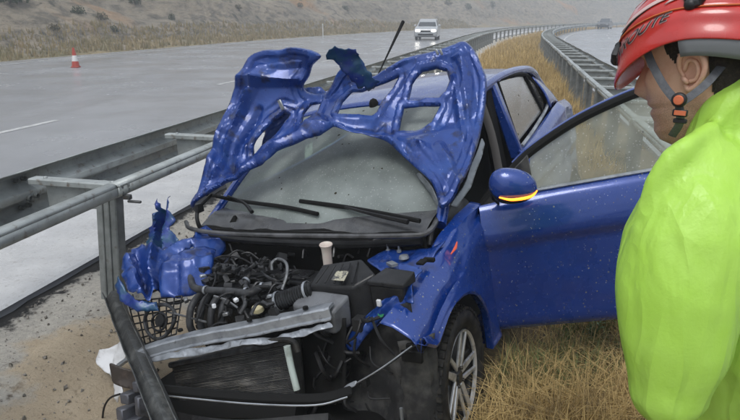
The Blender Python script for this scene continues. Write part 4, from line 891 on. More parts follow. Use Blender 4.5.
# radiator support: bent pressed-steel beam across the front
sa = [K(140, 352, 'x', .25), K(160, 345, 'x', .28), K(200, 335, 'x', .33), K(250, 326, 'x', .38), K(300, 315, 'x', .43), K(332, 308, 'x', .46)]
sp = catmull(sa, 6); sec = [(.035, .012), (.03, .02), (-.028, .016), (-.035, .008), (-.036, -.028), (-.05, -.034), (-.05, -.040), (-.030, -.036), (-.029, .002), (.03, .006)]
vv = []
for i, p in enumerate(sp):
    t = (sp[min(i + 1, len(sp) - 1)] - sp[max(i - 1, 0)]).normalized(); ux = Vector((1, 0, 0)); ux = (ux - t * ux.dot(t)).normalized(); uz = t.cross(ux); uz = uz if uz.z > 0 else -uz
    g = 1 + .12 * nz(i * .5, 1)
    for (a, c) in sec: vv.append(p + ux * a * .85 * g + uz * c * .85 + Vector((0, 0, .003 * nz(i * .6, a * 20, 4))))
n = len(sec); rs = cb(MB().add(vv, [(i * n + j, i * n + (j + 1) % n, (i + 1) * n + (j + 1) % n, (i + 1) * n + j) for i in range(len(sp) - 1) for j in range(n)] + [tuple(range(n)), tuple(range((len(sp) - 1) * n, len(sp) * n))]), 'radiator_support', 'silver', sharp=.5)
for px, py in ((181, 333), (250, 323), (306, 311)): cb(MB().lathe([(0, .006), (.011, .006), (.012, -.004)], K(px, py, 'x', I(px, [150, 330], [.28, .46])) + Vector((0, 0, .014)), (0, 0, 1), 12), 'support_bolt', 'gap', rs)
sheet('support_lower_lip', [(150, 358), (210, 346), (270, 337), (330, 322), (334, 326), (270, 343), (212, 352), (152, 364)], [], [(150, 358, .24), (330, 324, .40), (240, 345, .30)], 'silver', rs, step=4, crumple=.012, freq=14, thick=.003, jag=1.5)
# radiator and condenser
ra = [K(172, 364, 'x', .30), K(292, 340, 'x', .38), K(296, 396, 'x', .34), K(182, 410, 'x', .28)]
rd = cb(MB().hexa([p + Vector((.05, 0, 0)) for p in ra], ra), 'radiator', 'fins', smooth=False)
b = MB(); fr_ = 34
for k in range(fr_):
    v = (k + .5) / fr_; a, c = ra[0].lerp(ra[3], v), ra[1].lerp(ra[2], v); b.tube([a.lerp(c, u) + Vector((-.004 + .006 * nz(u * 5, v * 4), 0, .002 * nz(u * 20, v * 30))) for u in np.linspace(0, 1, 9)], .0022, 4, 1)
q = cb(b, 'radiator_tubes', 'dalu', rd); q['kind'] = 'stuff'
cb(MB().tube([ra[0] + Vector((-.01, 0, .0)), ra[1] + Vector((-.01, 0, 0))], .014, 8, 1), 'tank_edge', 'pipe', rd)
cb(MB().tube([ra[1] + Vector((0, .02, .01)), ra[2] + Vector((0, .02, -.03))], .022, 10, 1), 'end_tank', 'plastic', rd)
cb(MB().tube([K(287, 346, 'x', .31), K(291, 366, 'x', .30), K(297, 390, 'x', .28)], [.015, .014, .014], 10, 3), 'receiver_drier', mat('pale_tube', (.42, .48, .45), .35, n1=(20, (.2, .22, .2), .5, .7)))
cb(MB().tube([K(255, 343, 'x', .34), K(290, 340, 'x', .33), K(298, 352, 'x', .32)], .012, 8, 4), 'radiator_hose', 'rubber')
cb(MB().grid(lambda u, v: (lambda a, c: a.lerp(c, v))(K(300 + 46 * u, 322 - 4 * u, 'x', .50), K(296 + 50 * u, 408 - 6 * u, 'x', .42)) + Vector((.02 * nz(u * 8, v * 8), 0, 0)), 10, 14), 'side_baffle', 'gap', mods=[('solid', .004, 0)])
# bumper beam and grille remains
bm_ = [K(150, 388, 'x', .14), K(200, 393, 'x', .12), K(260, 398, 'x', .14), K(320, 399, 'x', .2), K(352, 391, 'x', .28)]
cb(MB().tube(bm_, .026, 4, 5), 'bumper_beam', 'gap', mods=[('bevel', .006, 1)])
cb(MB().tube([p + Vector((-.035, 0, -.004)) for p in bm_], .0035, 5, 5), 'grille_trim', 'silver')
cb(MB().tube([K(150, 412, 'x', .10), K(230, 426, 'x', .08), K(330, 420, 'x', .2)], .03, 4, 6), 'lower_grille_bar', 'plastic')
cb(MB().tube([K(176, 410, 'x', .26), K(300, 412, 'x', .34)], .05, 4, 2), 'lower_crossmember', 'gap')
cb(MB().tube([K(342, 392, 'x', .34), K(356, 384, 'x', .34), K(380, 370, 'x', .37), K(400, 356, 'x', .42), K(416, 345, 'x', .47)], [.010, .014, .013, .013, .010], 6, 5, flat=(0, 0, 1)), 'torn_bumper_strip', 'plastic')
cb(MB().tube([K(348, 388, 'x', .325), K(380, 369, 'x', .355), K(412, 346, 'x', .45)], .0028, 5, 5), 'strip_edge', 'silver')
sheet('torn_strip_end', [(341, 393), (350, 384), (358, 380), (356, 386), (348, 391)], [], [(341, 393, .31), (358, 380, .32), (350, 388, .31)], 'silver', step=2.5, crumple=.01, thick=.003)
# loose wiring
wl = [[(330, 322, .62), (322, 340, .5), (318, 360, .46), (326, 380, .4)], [(336, 312, .68), (332, 332, .56), (344, 350, .5), (366, 352, .48), (376, 368, .42)], [(345, 330, .58), (338, 344, .5), (360, 356, .46)], [(360, 352, .5), (372, 340, .56), (384, 330, .6)], [(350, 402, .3), (372, 400, .3), (384, 390, .34), (380, 378, .4)], [(386, 378, .36), (398, 392, .3), (404, 402, .26)], [(310, 330, .62), (306, 350, .5), (312, 372, .42)], [(316, 318, .66), (326, 328, .6), (338, 322, .62), (352, 312, .66)], [(322, 344, .52), (334, 362, .46), (352, 366, .44), (340, 384, .38)], [(366, 300, .72), (360, 314, .66), (362, 334, .58), (352, 350, .5)], [(160, 300, .68), (176, 304, .70), (190, 300, .73), (212, 306, .74)], [(168, 312, .66), (184, 316, .68), (206, 322, .69)], [(208, 262, .83), (222, 256, .84), (240, 258, .84), (252, 264, .82)], [(256, 262, .83), (264, 274, .81), (276, 280, .80), (290, 278, .80)], [(294, 266, .83), (300, 276, .81), (310, 278, .80)], [(214, 296, .78), (226, 300, .77), (238, 308, .75)]]
for i, w_ in enumerate(wl): hose('wire', w_, [.0045, .006, .0035, .005][i % 4], ['wire', 'pipe', 'wire', 'alu'][i % 4], 6)
b = MB()   # unnamed small castings, clips, bolts and connectors filling the bay
for k in range(420):
    px, py = random.uniform(202, 372), random.uniform(252, 326); z = I(py, [252, 290, 330], [.83, .785, .72]) + random.uniform(-.07, .012)
    if 288 < px < 376 and py > 258: continue
    p = pt(px, py, z)
    if not (.42 < p.x < .95 and -.62 < p.y < .62): continue
    R_e = Euler((random.uniform(-.5, .5), random.uniform(-.5, .5), random.random() * 3)).to_matrix()
    if k % 3 == 0: b.box(p, (random.uniform(.012, .05), random.uniform(.012, .06), random.uniform(.01, .04)), R_e)
    elif k % 3 == 1: b.cyl(p, p + R_e @ Vector((random.uniform(-.05, .05), random.uniform(-.07, .07), random.uniform(-.02, .03))), random.uniform(.005, .013), n=8)
    else:
        q = p + R_e @ Vector((random.uniform(-.1, .1), random.uniform(-.1, .1), random.uniform(-.03, .03))); b.tube([p, (p + q) / 2 + Vector((0, 0, random.uniform(.0, .04))), q], random.uniform(.003, .007), 6, 4)
q = cb(b, 'engine_fittings', 'dalu', mods=[]); q['kind'] = 'stuff'
b = MB()
for k in range(54):
    px, py = random.uniform(300, 372), random.uniform(316, 400); x = random.uniform(.42, .56); p = K(px, py, 'x', x)
    R_e = Euler((random.random() * 3, random.random() * 3, random.random() * 3)).to_matrix()
    if k % 5 == 0: b.box(p + Vector((.05, 0, 0)), (random.uniform(.02, .05), random.uniform(.02, .04), random.uniform(.03, .07)), Matrix.Rotation(random.uniform(-.3, .3), 3, 'X'))
    else: q = p + Vector((random.uniform(-.03, .03), random.uniform(-.10, .10), random.uniform(-.16, .02))); b.tube([p, (p + q) / 2 + Vector((-.03, random.uniform(-.03, .03), 0)), q], random.uniform(.003, .009), 6, 5)
q = cb(b, 'torn_fittings', 'plastic'); q['kind'] = 'stuff'
# smashed corner in front of the right wheel: crash box, brackets, torn plastic
sheet('torn_liner', [(97, 352), (112, 346), (122, 336), (132, 332), (136, 352), (128, 360), (122, 372), (130, 392), (118, 404), (116, 378), (106, 372)], [], [(97, 352, .42), (132, 332, .46), (118, 400, .26), (128, 360, .36)], 'white', step=3, crumple=.03, freq=9, thick=.003, jag=1.5)
sheet('torn_bracket', [(111, 362), (126, 368), (140, 374), (140, 390), (126, 388), (113, 382)], [], [(111, 362, .20), (140, 374, .22), (126, 388, .18)], mat('rusty_bracket', (.05, .04, .035), .5, .3, n1=(20, (.1, .08, .07), .5, .7)), step=3.5, crumple=.012, freq=10, thick=.006)
b = MB()
for px, py, sx, sy in ((132, 396, .05, .05), (128, 412, .05, .06), (142, 384, .03, .05), (146, 404, .035, .09), (138, 420, .05, .04)): b.box(K(px, py, 'x', .2), (.09, sx * 1.2, sy), Euler((.1, .2, .3 * math.sin(px))).to_matrix())
cb(b, 'crash_box', mat('grey_crash_box', (.10, .105, .125), .5, .3, n1=(14, (.04, .04, .045), .45, .7)), mods=[('bevel', .006, 1)])
cb(MB().tube([K(146, 372, 'x', .2), K(154, 396, 'x', .19), K(164, 426, 'x', .18)], .022, 4, 3), 'crash_bar', 'pipe', mods=[('bevel', .004, 1)])
cb(MB().tube([K(118, 366, 'x', .26), K(130, 358, 'x', .28), K(150, 350, 'x', .28)], .012, 4, 3), 'headlamp_bar', 'silver')
cb(MB().tube([K(130, 300, 'x', .62), K(142, 302, 'x', .58), K(160, 305, 'x', .54), K(186, 300, 'x', .56)], [.006, .012, .010, .006], 6, 4), 'torn_rod', 'gap')
cb(MB().tube([K(120, 394, 'x', .2), K(110, 398, 'x', .2), K(104, 408, 'x', .2), K(102, 424, 'x', .2)], .005, 6, 4), 'loose_cable', 'wire')

sheet('inner_fender', [(398, 288), (410, 300), (396, 312), (380, 322), (368, 336), (356, 352), (346, 348), (350, 336), (362, 322), (380, 304)], [], [(398, 288, .62), (410, 300, .60), (380, 322, .56), (350, 345, .50), (362, 322, .56)], 'inner', step=2.6, crumple=.012, freq=9, thick=.004, sub=0, smooth_it=1, fold=ffold([(398, 296, 352, 344, 5, .03)]))

sheet('torn_scuttle_end', [(190, 246), (196, 232), (206, 226), (222, 234), (226, 250), (214, 262), (204, 258)], [], [(190, 246, .80), (196, 232, .90), (222, 234, .96), (226, 250, .93), (204, 258, .78)], 'inner', step=2.4, crumple=.014, freq=8, thick=.004, sub=0, smooth_it=1, fold=ffold([(192, 244, 222, 240, 5, .03)]))
sheet('fender_flange', [(121, 276), (128, 292), (140, 301), (156, 302), (158, 310), (140, 312), (124, 302), (117, 286)], [], [(121, 276, .50), (140, 301, .44), (156, 306, .46), (124, 300, .44)], 'teal', step=2.4, crumple=.02, freq=9, thick=.003, sub=0, smooth_it=1, jag=1.5)

# clamps, connectors, stickers and a coil row that catch the light in the bay
for px, py, z, ax in ((206, 290, .785, (0, 1, 0)), (246, 292, .79, (0, 1, 0)), (262, 287, .80, (.3, 1, 0)), (246, 281, .80, (1, 0, .3)), (279, 301, .765, (.2, 1, .3)), (308, 291, .797, (.2, 1, .3))):
    r_ = .043 if px in (279, 308) else .0195
    cb(MB().lathe([(r_, -.006), (r_ + .002, -.005), (r_ + .002, .005), (r_, .006)], pt(px, py, z), ax, 16, close=True), 'hose_clamp', 'silver')
for k in range(4):
    p = pt(217 + 9.5 * k, 268 + .8 * k, .835); cb(MB().box(p, (.05, .026, .02)).cyl(p + Vector((.01, 0, .005)), p + Vector((.01, 0, .022)), .009, n=10), 'ignition_coil', 'airbox', mods=[('bevel', .004, 1)])
for px, py, z, sz, m in ((203, 276, .82, (.02, .03, .014), 'silver'), (262, 268, .84, (.024, .02, .02), 'pipe'), (236, 300, .79, (.02, .02, .016), 'white'), (226, 314, .74, (.02, .028, .014), 'alu'), (270, 296, .80, (.018, .024, .014), 'silver'), (296, 272, .84, (.03, .022, .018), 'plastic'), (214, 306, .765, (.016, .016, .02), 'white'), (186, 300, .74, (.02, .03, .02), 'alu')):
    cb(MB().box(pt(px, py, z), sz, Euler((.2, .1, px)).to_matrix()), 'connector', m, mods=[('bevel', .003, 1)])
sa_, sb_ = pt(337, 279, .853), pt(349, 268, .888)
cb(MB().add([pt(331, 280, .853), pt(344, 281, .853), pt(349, 271, .879), pt(337, 271, .879)], [(0, 1, 2, 3)]), 'warning_sticker', mat('faded_sticker', (.35, .33, .25), .5, n1=(60, (.06, .06, .06), .5, .56)), smooth=False, mods=[('solid', .0015, 0)])

# ------------------------------------------------------------------ the rescuer
feet = SR(1.39, .57, gz(1.39, .57)); per = thing('person', feet, 'person in red climbing helmet and bright yellow-green raincoat, looking down at the wreck', 'person')
PSI, TILT = math.radians(40), math.radians(15)
hf = Vector((-math.cos(PSI), math.sin(PSI), 0)); hl = Vector((-math.sin(PSI), -math.cos(PSI), 0)); hz = Vector((0, 0, 1))
hf2 = hf * math.cos(TILT) - hz * math.sin(TILT); hu2 = hf * math.sin(TILT) + hz * math.cos(TILT)
EAR = Wd(690, 72, 1.06); HCN = EAR - hl * .076
def Hd(x, y, z): return HCN + hf2 * x + hl * y + hu2 * z
def voxel(caps, vs_, sm=6):
    b = MB()
    for c in caps:
        P = [Vector(p) for p in c[0]]; r = c[1]; b.tube(P, r, 14, 3)
        for p, q in ((P[0], r[0]), (P[-1], r[-1])): b.ball(p, q * .999, 12, 8)
    me = bpy.data.meshes.new('tmp'); me.from_pydata([tuple(v) for v in b.V], [], b.F); o = bpy.data.objects.new('tmp', me); col.objects.link(o)
    m = o.modifiers.new('r', 'REMESH'); m.mode = 'VOXEL'; m.voxel_size = vs_; m2 = o.modifiers.new('s', 'SMOOTH'); m2.iterations = sm; m2.factor = .6
    dg = bpy.context.evaluated_depsgraph_get(); ev = o.evaluated_get(dg).to_mesh(); V = [v.co.copy() for v in ev.vertices]; F = [tuple(p.vertices) for p in ev.polygons]; N_ = [v.normal.copy() for v in ev.vertices]
    bpy.data.objects.remove(o); return V, F, N_
# head: profile rings (height, front, back, half width)
HR = [(-.150, .030, -.060, .050), (-.130, .066, -.058, .046), (-.118, .084, -.058, .050), (-.100, .092, -.062, .057), (-.082, .089, -.068, .063), (-.066, .094, -.075, .066), (-.056, .090, -.078, .068), (-.046, .097, -.082, .069), (-.034, .092, -.088, .071), (0, .094, -.098, .0735), (.03, .087, -.103, .0745), (.05, .098, -.105, .0755), (.08, .097, -.104, .075), (.105, .084, -.092, .068), (.125, .060, -.070, .053), (.137, .03, -.035, .028), (.140, .004, -.004, .004)]
HZ = [h[0] for h in HR]
def head(z, a):
    fr_, bk, hw = (I(z, HZ, [h[k] for h in HR]) for k in (1, 2, 3)); cx = .0 if fr_ > 0 else 0; ca, sa_ = math.cos(a), math.sin(a)
    e = 2 / 2.35; x = math.copysign(abs(ca) ** e, ca) * (fr_ if ca > 0 else -bk); y = math.copysign(abs(sa_) ** e, sa_) * hw
    if ca > 0:
        nw = .011 + .008 * max(0, min(1, (-z + .01) / .04)); n = I(z, [-.042, -.036, -.030, -.022, -.012, .01, .03, .045], [0, .012, .021, .029, .027, .016, .008, 0]); x += n * math.exp(-(y / nw) ** 2)
        x -= .009 * math.exp(-((abs(y) - .032) / .016) ** 2 - ((z - .030) / .013) ** 2); x += .004 * math.exp(-((abs(y) - .03) / .02) ** 2 - ((z - .052) / .008) ** 2)
        x -= .004 * math.exp(-((z + .056) / .003) ** 2 - (y / .026) ** 2); x += .004 * math.exp(-((abs(y) - .045) / .014) ** 2 - ((z + .0) / .02) ** 2)
    return x, y, z
NZ, NA = 150, 180; zs = np.linspace(-.150, .140, NZ); hvv = []; beard = []; hairv = []
for z in zs:
    for k in range(NA):
        x, y, zz = head(z, 2 * math.pi * k / NA); hvv.append(Hd(x, y, zz))
        bd = max(0, min(1, (-.018 - zz + .25 * (x - .06)) / .03)) * (1 if x > -.02 else 0); bd = max(bd, .8 * math.exp(-((zz + .041) / .006) ** 2) if x > .06 and abs(y) < .035 else 0); beard.append(bd)
hF = [(i * NA + k, i * NA + (k + 1) % NA, (i + 1) * NA + (k + 1) % NA, (i + 1) * NA + k) for i in range(NZ - 1) for k in range(NA)]
NB = Hd(-.045, 0, -.235)
def mirror_pt(p, c=Vector((.72, 1.15, 0))): return p
SHL, ELB = Wd(702, 182, 1.06), Wd(669, 392, 1.07); WRI = ELB + Vector((.15, .20, .02))
SHR, ELR = Vector((.90, 1.33, 1.36)), Vector((1.0, 1.42, 1.08)); WRR = Vector((1.02, 1.40, .84))
HIP = Vector((.90, 1.22, .90)); ARM = [Wd(702, 182, 1.06), Wd(690, 240, 1.05), Wd(678, 300, 1.06), Wd(675, 348, 1.06), Wd(669, 392, 1.07)]
caps = [([Hd(-.02, 0, -.09), NB], [.058, .064]), ([NB, Vector((.80, 1.17, 1.2)), HIP], [.08, .13, .14]), ([NB, SHL], [.06, .055]), ([NB, SHR], [.06, .055]), (ARM + [WRI], [.045, .045, .04, .035, .028, .026]), ([SHR, ELR, WRR], [.055, .042, .03])]
for sg in (-1, 1):
    hp = HIP + hl * .09 * sg; caps.append(([hp, hp + Vector((-.03, .02, -.45)), hp + Vector((.0, 0, -.88))], [.09, .06, .045]))
for wr, fd, sgn in ((WRI, Vector((.6, .8, .0)).normalized(), 1), (WRR, Vector((-.2, -.05, -1)).normalized(), -1)):
    pl = wr + fd * .08; caps.append(([wr, pl], [.03, .036])); sdv = fd.cross(hz).normalized()
    for k in range(4):
        bs = pl + sdv * (k - 1.5) * .019; ln = (.07, .08, .075, .058)[k]; caps.append(([bs, bs + fd * ln * .5 + Vector((0, 0, -.012)), bs + fd * ln * .85 + Vector((0, 0, -.038))], [.0095, .009, .0075]))
    tb = wr + fd * .03 + sdv * sgn * -.03; caps.append(([tb, tb - sdv * sgn * .025 + fd * .03, tb - sdv * sgn * .03 + fd * .06 + Vector((0, 0, -.01))], [.012, .011, .009]))
V, F, _ = voxel(caps, .0085, 3)
skin = mat('skin', (.74, .45, .32), .42, n1=(40, (.66, .36, .24), .45, .7), n2=(9, (.78, .50, .37), .5, .75), bump=(260, .0010, 4), sub=.12)
t = skin.node_tree; P = t.nodes['Principled BSDF']; src = P.inputs['Base Color'].links[0].from_socket; at = t.nodes.new('ShaderNodeAttribute'); at.attribute_name = 'beard'; x = t.nodes.new('ShaderNodeMix'); x.data_type = 'RGBA'; ml = t.nodes.new('ShaderNodeMath'); ml.operation = 'MULTIPLY'; ml.inputs[1].default_value = .5
tcn = t.nodes.new('ShaderNodeTexCoord'); sn = t.nodes.new('ShaderNodeTexNoise'); sn.inputs['Scale'].default_value = 520; sn.inputs['Detail'].default_value = 2; t.links.new(tcn.outputs['Object'], sn.inputs['Vector']); sr_ = t.nodes.new('ShaderNodeMapRange'); sr_.inputs[1].default_value = .38; sr_.inputs[2].default_value = .62; sr_.inputs[3].default_value = .6; sr_.inputs[4].default_value = 1.1; t.links.new(sn.outputs['Fac'], sr_.inputs[0]); m9 = t.nodes.new('ShaderNodeMath'); m9.operation = 'MULTIPLY'; t.links.new(sr_.outputs[0], m9.inputs[1])
t.links.new(at.outputs['Fac'], m9.inputs[0]); t.links.new(m9.outputs[0], ml.inputs[0]); t.links.new(ml.outputs[0], x.inputs[0]); t.links.new(src, x.inputs[6]); x.inputs[7].default_value = (.05, .036, .03, 1); t.links.new(x.outputs[2], P.inputs['Base Color'])
b = MB(); b.add(hvv, hF)
# left and right ears
def ear(sg):
    eb = MB(); O = lambda x, y, z: Hd(-.004 + x, sg * (.072 + y), z)
    hel = [(.014, .006, -.006), (.018, .010, .012), (.012, .018, .030), (-.004, .024, .036), (-.020, .026, .028), (-.025, .025, .008), (-.018, .020, -.012), (-.006, .012, -.026), (.008, .006, -.030), (.014, .004, -.02)]
    eb.tube([O(*p) for p in hel], [.0035, .0045, .005, .005, .0055, .005, .0045, .006, .006, .004], 8, 5)
    ah = [(.012, .008, .004), (.002, .016, .020), (-.010, .018, .016), (-.013, .018, .0), (-.006, .013, -.014), (.006, .010, -.016)]
    eb.tube([O(*p) for p in ah], .004, 8, 4)
    c = O(-.004, .006, .002); ring = [O(*p) for p in hel]; eb.add([c] + ring, [(0, i, i + 1) for i in range(1, len(ring))] + [(0, len(ring), 1)])
    eb.tube([O(.016, .006, -.008), O(.011, .013, -.012), O(.009, .010, -.018)], .0042, 8, 3); return eb
for sg in (1, -1): e = ear(sg); b.add(e.V, e.F)
n0 = len(b.V); b.add(V, F)
body = b.build('body', skin, per, sharp=None); a = body.data.attributes.new('beard', 'FLOAT', 'POINT'); vals = beard + [0.] * (len(b.V) - len(beard)); a.data.foreach_set('value', vals)
for sg in (1, -1):
    MB().ball(Hd(.071, .031 * sg, .029), .0115, 14, 10).build('eye', mat('eye_white', (.6, .58, .55), .2), per)
b = MB()
for sg in (1, -1): b.tube([Hd(.098, .014 * sg, .046), Hd(.100, .030 * sg, .053), Hd(.088, .05 * sg, .048)], [.003, .005, .002], 6, 4)
hairm = mat('cropped_hair', (.022, .016, .012), .75, n1=(160, (.06, .042, .03), .5, .7), bump=(240, .004, 3))
b.build('eyebrows', hairm, per)
def is_hair(x, y, z):
    if z > .062: return True
    if x < -.028: return z > -.055 - .35 * (x + .03) * 0
    if x < .018: return z > .034
    return z > .062 - .4 * max(0, .06 - x) or (.010 < x < .010 + .028 * min(1, max(0, z + .006) / .05) and abs(y) > .05)
hb2 = MB(); keep = []
for f in hF:
    k = f[0] % NA; z = zs[f[0] // NA]; x, y, _ = head(z, 2 * math.pi * k / NA)
    if is_hair(x, y, z): keep.append(f)
hb2.add([HCN + (v - HCN) * (1.022 + .006 * nz(v.x * 90, v.y * 90, v.z * 90)) for v in hvv], keep); hb2.build('hair', hairm, per, sharp=None)

# helmet
def hel(az, v, k=1.0):
    """az 0 = front, + = wearer's left; v 0 = rim .. 1 = crown"""
    c, s = math.cos(az), math.sin(az); fr_ = max(0, c)
    ez = .058 - .062 * fr_ ** 2.2 - .05 * max(0, -c) ** 1.5
    el0 = math.asin(max(-1, min(1, (ez - .035) / .135))); el = el0 + (math.pi / 2 - el0) * v
    A = .136 if c > 0 else .146; ce, se = math.cos(el), math.sin(el); rg = 1 + .016 * math.exp(-((v - .20) / .045) ** 2) + .012 * math.cos(az * 6) * math.exp(-((v - .62) / .22) ** 2) - .02 * math.exp(-((v - .30) / .035) ** 2)
    fl = math.exp(-(v / .10) ** 2) * (.009 + .010 * fr_ ** 2)
    return Hd((A * c * ce * rg + c * fl) * k, (.115 * s * ce * rg + s * fl * .7) * k, (.035 + .137 * se * rg - fl * .25) * k)
red = mat('red_helmet_plastic', (.50, .020, .014), .24, coat=.6, n1=(14, (.40, .018, .012), .45, .7), n2=(7, (.54, .045, .035), .55, .8), rn=(20, .14, .34))
hm = MB().grid(lambda u, v: hel(2 * math.pi * u, v ** 1.2), 96, 40, cu=True).build('helmet', red, per, sharp=None, mods=[('solid', .004, 0)])
blk = mat('helmet_black', (.012, .012, .013), .45); grey = mat('strap_webbing', (.085, .09, .10), .8, n1=(90, (.13, .135, .145), .4, .7), bump=(400, .001, 2)); pale = mat('helmet_sheen', (.62, .45, .43), .4)
b = MB()
for s0, s1, v0, v1 in ((.40, 1.35, .37, .50), (.5, 1.5, .55, .80), (1.35, 2.1, .36, .6), (-.35, -1.2, .40, .62), (-.5, -1.5, .55, .80)):
    b.grid(lambda u, v: hel(s0 + (s1 - s0) * u + .25 * v, v0 + (v1 - v0) * (v * .42 + .35 * u), 1.03), 14, 6)
b.build('helmet_sheen', pale, hm, off=feet, mods=[('solid', .0012, 0)])  # pale pinkish patches: the shell's sheen laid on as colour
b = MB()
for s0, s1, v0, v1 in ((.15, 1.5, .33, .46), (.3, 1.3, .66, .74), (1.0, 2.3, .62, .5), (-.15, -1.5, .33, .46)): b.tube([hel(s0 + (s1 - s0) * k / 12, v0 + (v1 - v0) * k / 12, 1.016) for k in range(13)], .0022, 5, 1)
b.build('vent_line', blk, hm, off=feet)
for az, v in ((.18, .20), (1.72, .30), (-.18, .17), (-1.72, .30)):
    b = MB(); p = hel(az, v, 1.03); q = hel(az + .12, v + .02, 1.035); r_ = hel(az - .02, v + .10, 1.03); b.ball(p, .011, 12, 8).ball(r_, .010, 12, 8); b.tube([p, q, r_], .009, 8, 3); b.tube([p, p.lerp(r_, .5), r_], .0085, 8, 2); b.build('lamp_clip', blk, hm, off=feet)
MB().tube([hel(-.5 + 3.1 * k / 20, .30 + .03 * math.sin(k * .3), 1.03) for k in range(21)], .0016, 5, 1).build('orange_cord', mat('orange_cord', (.55, .12, .02), .6), hm, off=feet)
MB().grid(lambda u, v: hel(1.55 + 1.3 * u, .10 - .24 * v, .965 - .01 * v), 14, 6).build('helmet_padding', mat('grey_padding', (.17, .18, .19), .8), hm, off=feet, mods=[('solid', .010, 0)])
MB().grid(lambda u, v: hel(2.3 + 1.2 * u, .12 - .34 * v, .975), 14, 6).build('nape_cradle', blk, hm, off=feet, mods=[('solid', .012, 0)])
cu = bpy.data.curves.new('lettering', 'FONT'); cu.body = 'ENROUTE'; cu.size = 1; cu.extrude = 0; tm_o = bpy.data.objects.new('lettering', cu); col.objects.link(tm_o)
bpy.context.view_layer.update(); tme = bpy.data.meshes.new_from_object(tm_o.evaluated_get(bpy.context.evaluated_depsgraph_get())); bpy.data.objects.remove(tm_o)
bm2 = bmesh.new(); bm2.from_mesh(tme); bmesh.ops.triangulate(bm2, faces=bm2.faces); bmesh.ops.subdivide_edges(bm2, edges=bm2.edges, cuts=2, use_grid_fill=True)
tw = max(v.co.x for v in bm2.verts); bm2.verts.ensure_lookup_table()
for nm, mt, kk, gr2, dz in (('lettering_outline', mat('lettering_grey', (.42, .30, .29), .5), 1.026, 1.0, .004), ('lettering', blk, 1.032, 1.0, 0)):
    b = MB(); b.add([hel(.30 + 1.12 * v.co.x / tw + .10 * v.co.y + dz * 2, .150 + .125 * v.co.y - dz * 1.2 + .035 * v.co.x / tw, kk) for v in bm2.verts], [tuple(v.index for v in f.verts) for f in bm2.faces]); b.build(nm, mt, hm, off=feet, smooth=False)
bm2.free()
fs_, bk_, bc = hel(.62, .0, .97), hel(2.0, .02, .97), Wd(679, 101, 1.035)
MB().tube([Wd(645, 46, 1.10), Wd(652, 64, 1.085), Wd(664, 86, 1.06), Wd(677, 102, 1.035)], .0075, 8, 5, flat=hl).tube([Wd(738, 48, 1.05), Wd(722, 66, 1.035), Wd(704, 86, 1.025), Wd(680, 104, 1.035)], .0075, 8, 5, flat=hl).tube([Wd(679, 104, 1.035), Wd(680, 122, 1.05), Wd(672, 136, 1.09)], .0075, 8, 4, flat=hl).build('chin_strap', grey, per)
b = MB().lathe([(0, .006), (.008, .006), (.0125, .003), (.013, -.003), (0, -.004)], Wd(679, 100, 1.028), hl, 20).box(Wd(680, 113, 1.03), (.024, .006, .012), Matrix((hf, hl, hz)).transposed()).box(Wd(680, 121, 1.035), (.022, .006, .008), Matrix((hf, hl, hz)).transposed()); bk = b.build('buckle', blk, per, mods=[('bevel', .0015, 1)])
MB().lathe([(0, .0075), (.007, .007), (.0085, .004)], Wd(679, 100, 1.026), hl, 16).box(Wd(680, 113, 1.025), (.018, .004, .0075), Matrix((hf, hl, hz)).transposed()).build('buckle_button', mat('buckle_orange', (.62, .16, .07), .4), bk, off=feet)

# raincoat
cc = [(ARM, [.086, .108, .106, .090, .062]), ([Wd(669, 390, 1.07), WRI, WRI + Vector((.05, .07, 0))], [.066, .06, .055]),
      ([Wd(700, 146, 1.10), Wd(722, 114, 1.07), Wd(750, 82, 1.07)], [.032, .044, .048]), ([Wd(712, 170, 1.10), Wd(735, 140, 1.08), Wd(770, 110, 1.10)], [.05, .06, .06]),
      ([Vector((.70, 1.10, 1.36)), Vector((.78, 1.14, 1.2)), Vector((.86, 1.18, 1.0)), Vector((.90, 1.22, .78)), Vector((.90, 1.22, .52))], [.11, .165, .19, .20, .23]),
      ([Vector((.70, 1.08, 1.40)), SHR], [.085, .085]), ([SHR, ELR, WRR], [.095, .08, .06]), ([Vector((.70, 1.05, 1.38)), Vector((.64, 1.0, 1.36))], [.10, .095]),
      ([Wd(672, 190, 1.16), Wd(668, 260, 1.22)], [.05, .06])]
# long folds of the thin cloth, hanging from shoulder and armpit, and the roll above the elbow
for P_, r_ in [q_ for k_, q_ in enumerate((([(712, 128, 1.02), (682, 150, 1.0), (656, 182, 1.02), (640, 230, 1.045)], [.012, .016, .016, .01]), ([(722, 150, .985), (690, 200, .955), (662, 270, .965), (644, 330, .99)], [.008, .014, .014, .008]), ([(735, 190, .98), (716, 260, .955), (690, 330, .968), (668, 380, .995)], [.008, .015, .015, .01]), ([(760, 300, 1.05), (732, 316, 1.0), (715, 350, .995), (696, 386, 1.005), (676, 408, 1.03)], [.016, .018, .016, .014, .01]), ([(640, 340, 1.02), (660, 352, .985), (690, 348, .985)], [.006, .010, .006]), ([(636, 372, 1.04), (660, 380, 1.005), (684, 372, 1.01)], [.006, .010, .006]))) if k_ in (0, 3)]:
    cc.append(([Wd(p[0], p[1], p[2] + .008) for p in P_], [q * 1.35 for q in r_]))
V, F, Nn = voxel(cc, .0075, 15); V2 = []
for v, n in zip(V, Nn):
    px = v.x * 1; arm = math.exp(-((v.z - 1.05) / .12) ** 2)
    w_ = .004 * nz(v.x * 6 + v.z * 3, v.y * 6, v.z * 2., 2) + .003 * (1 - 3 * abs(noise.noise(Vector((v.x * 9 + v.z * 6, v.y * 7, v.z * 3 + 4)))))
    V2.append(v + n * w_)
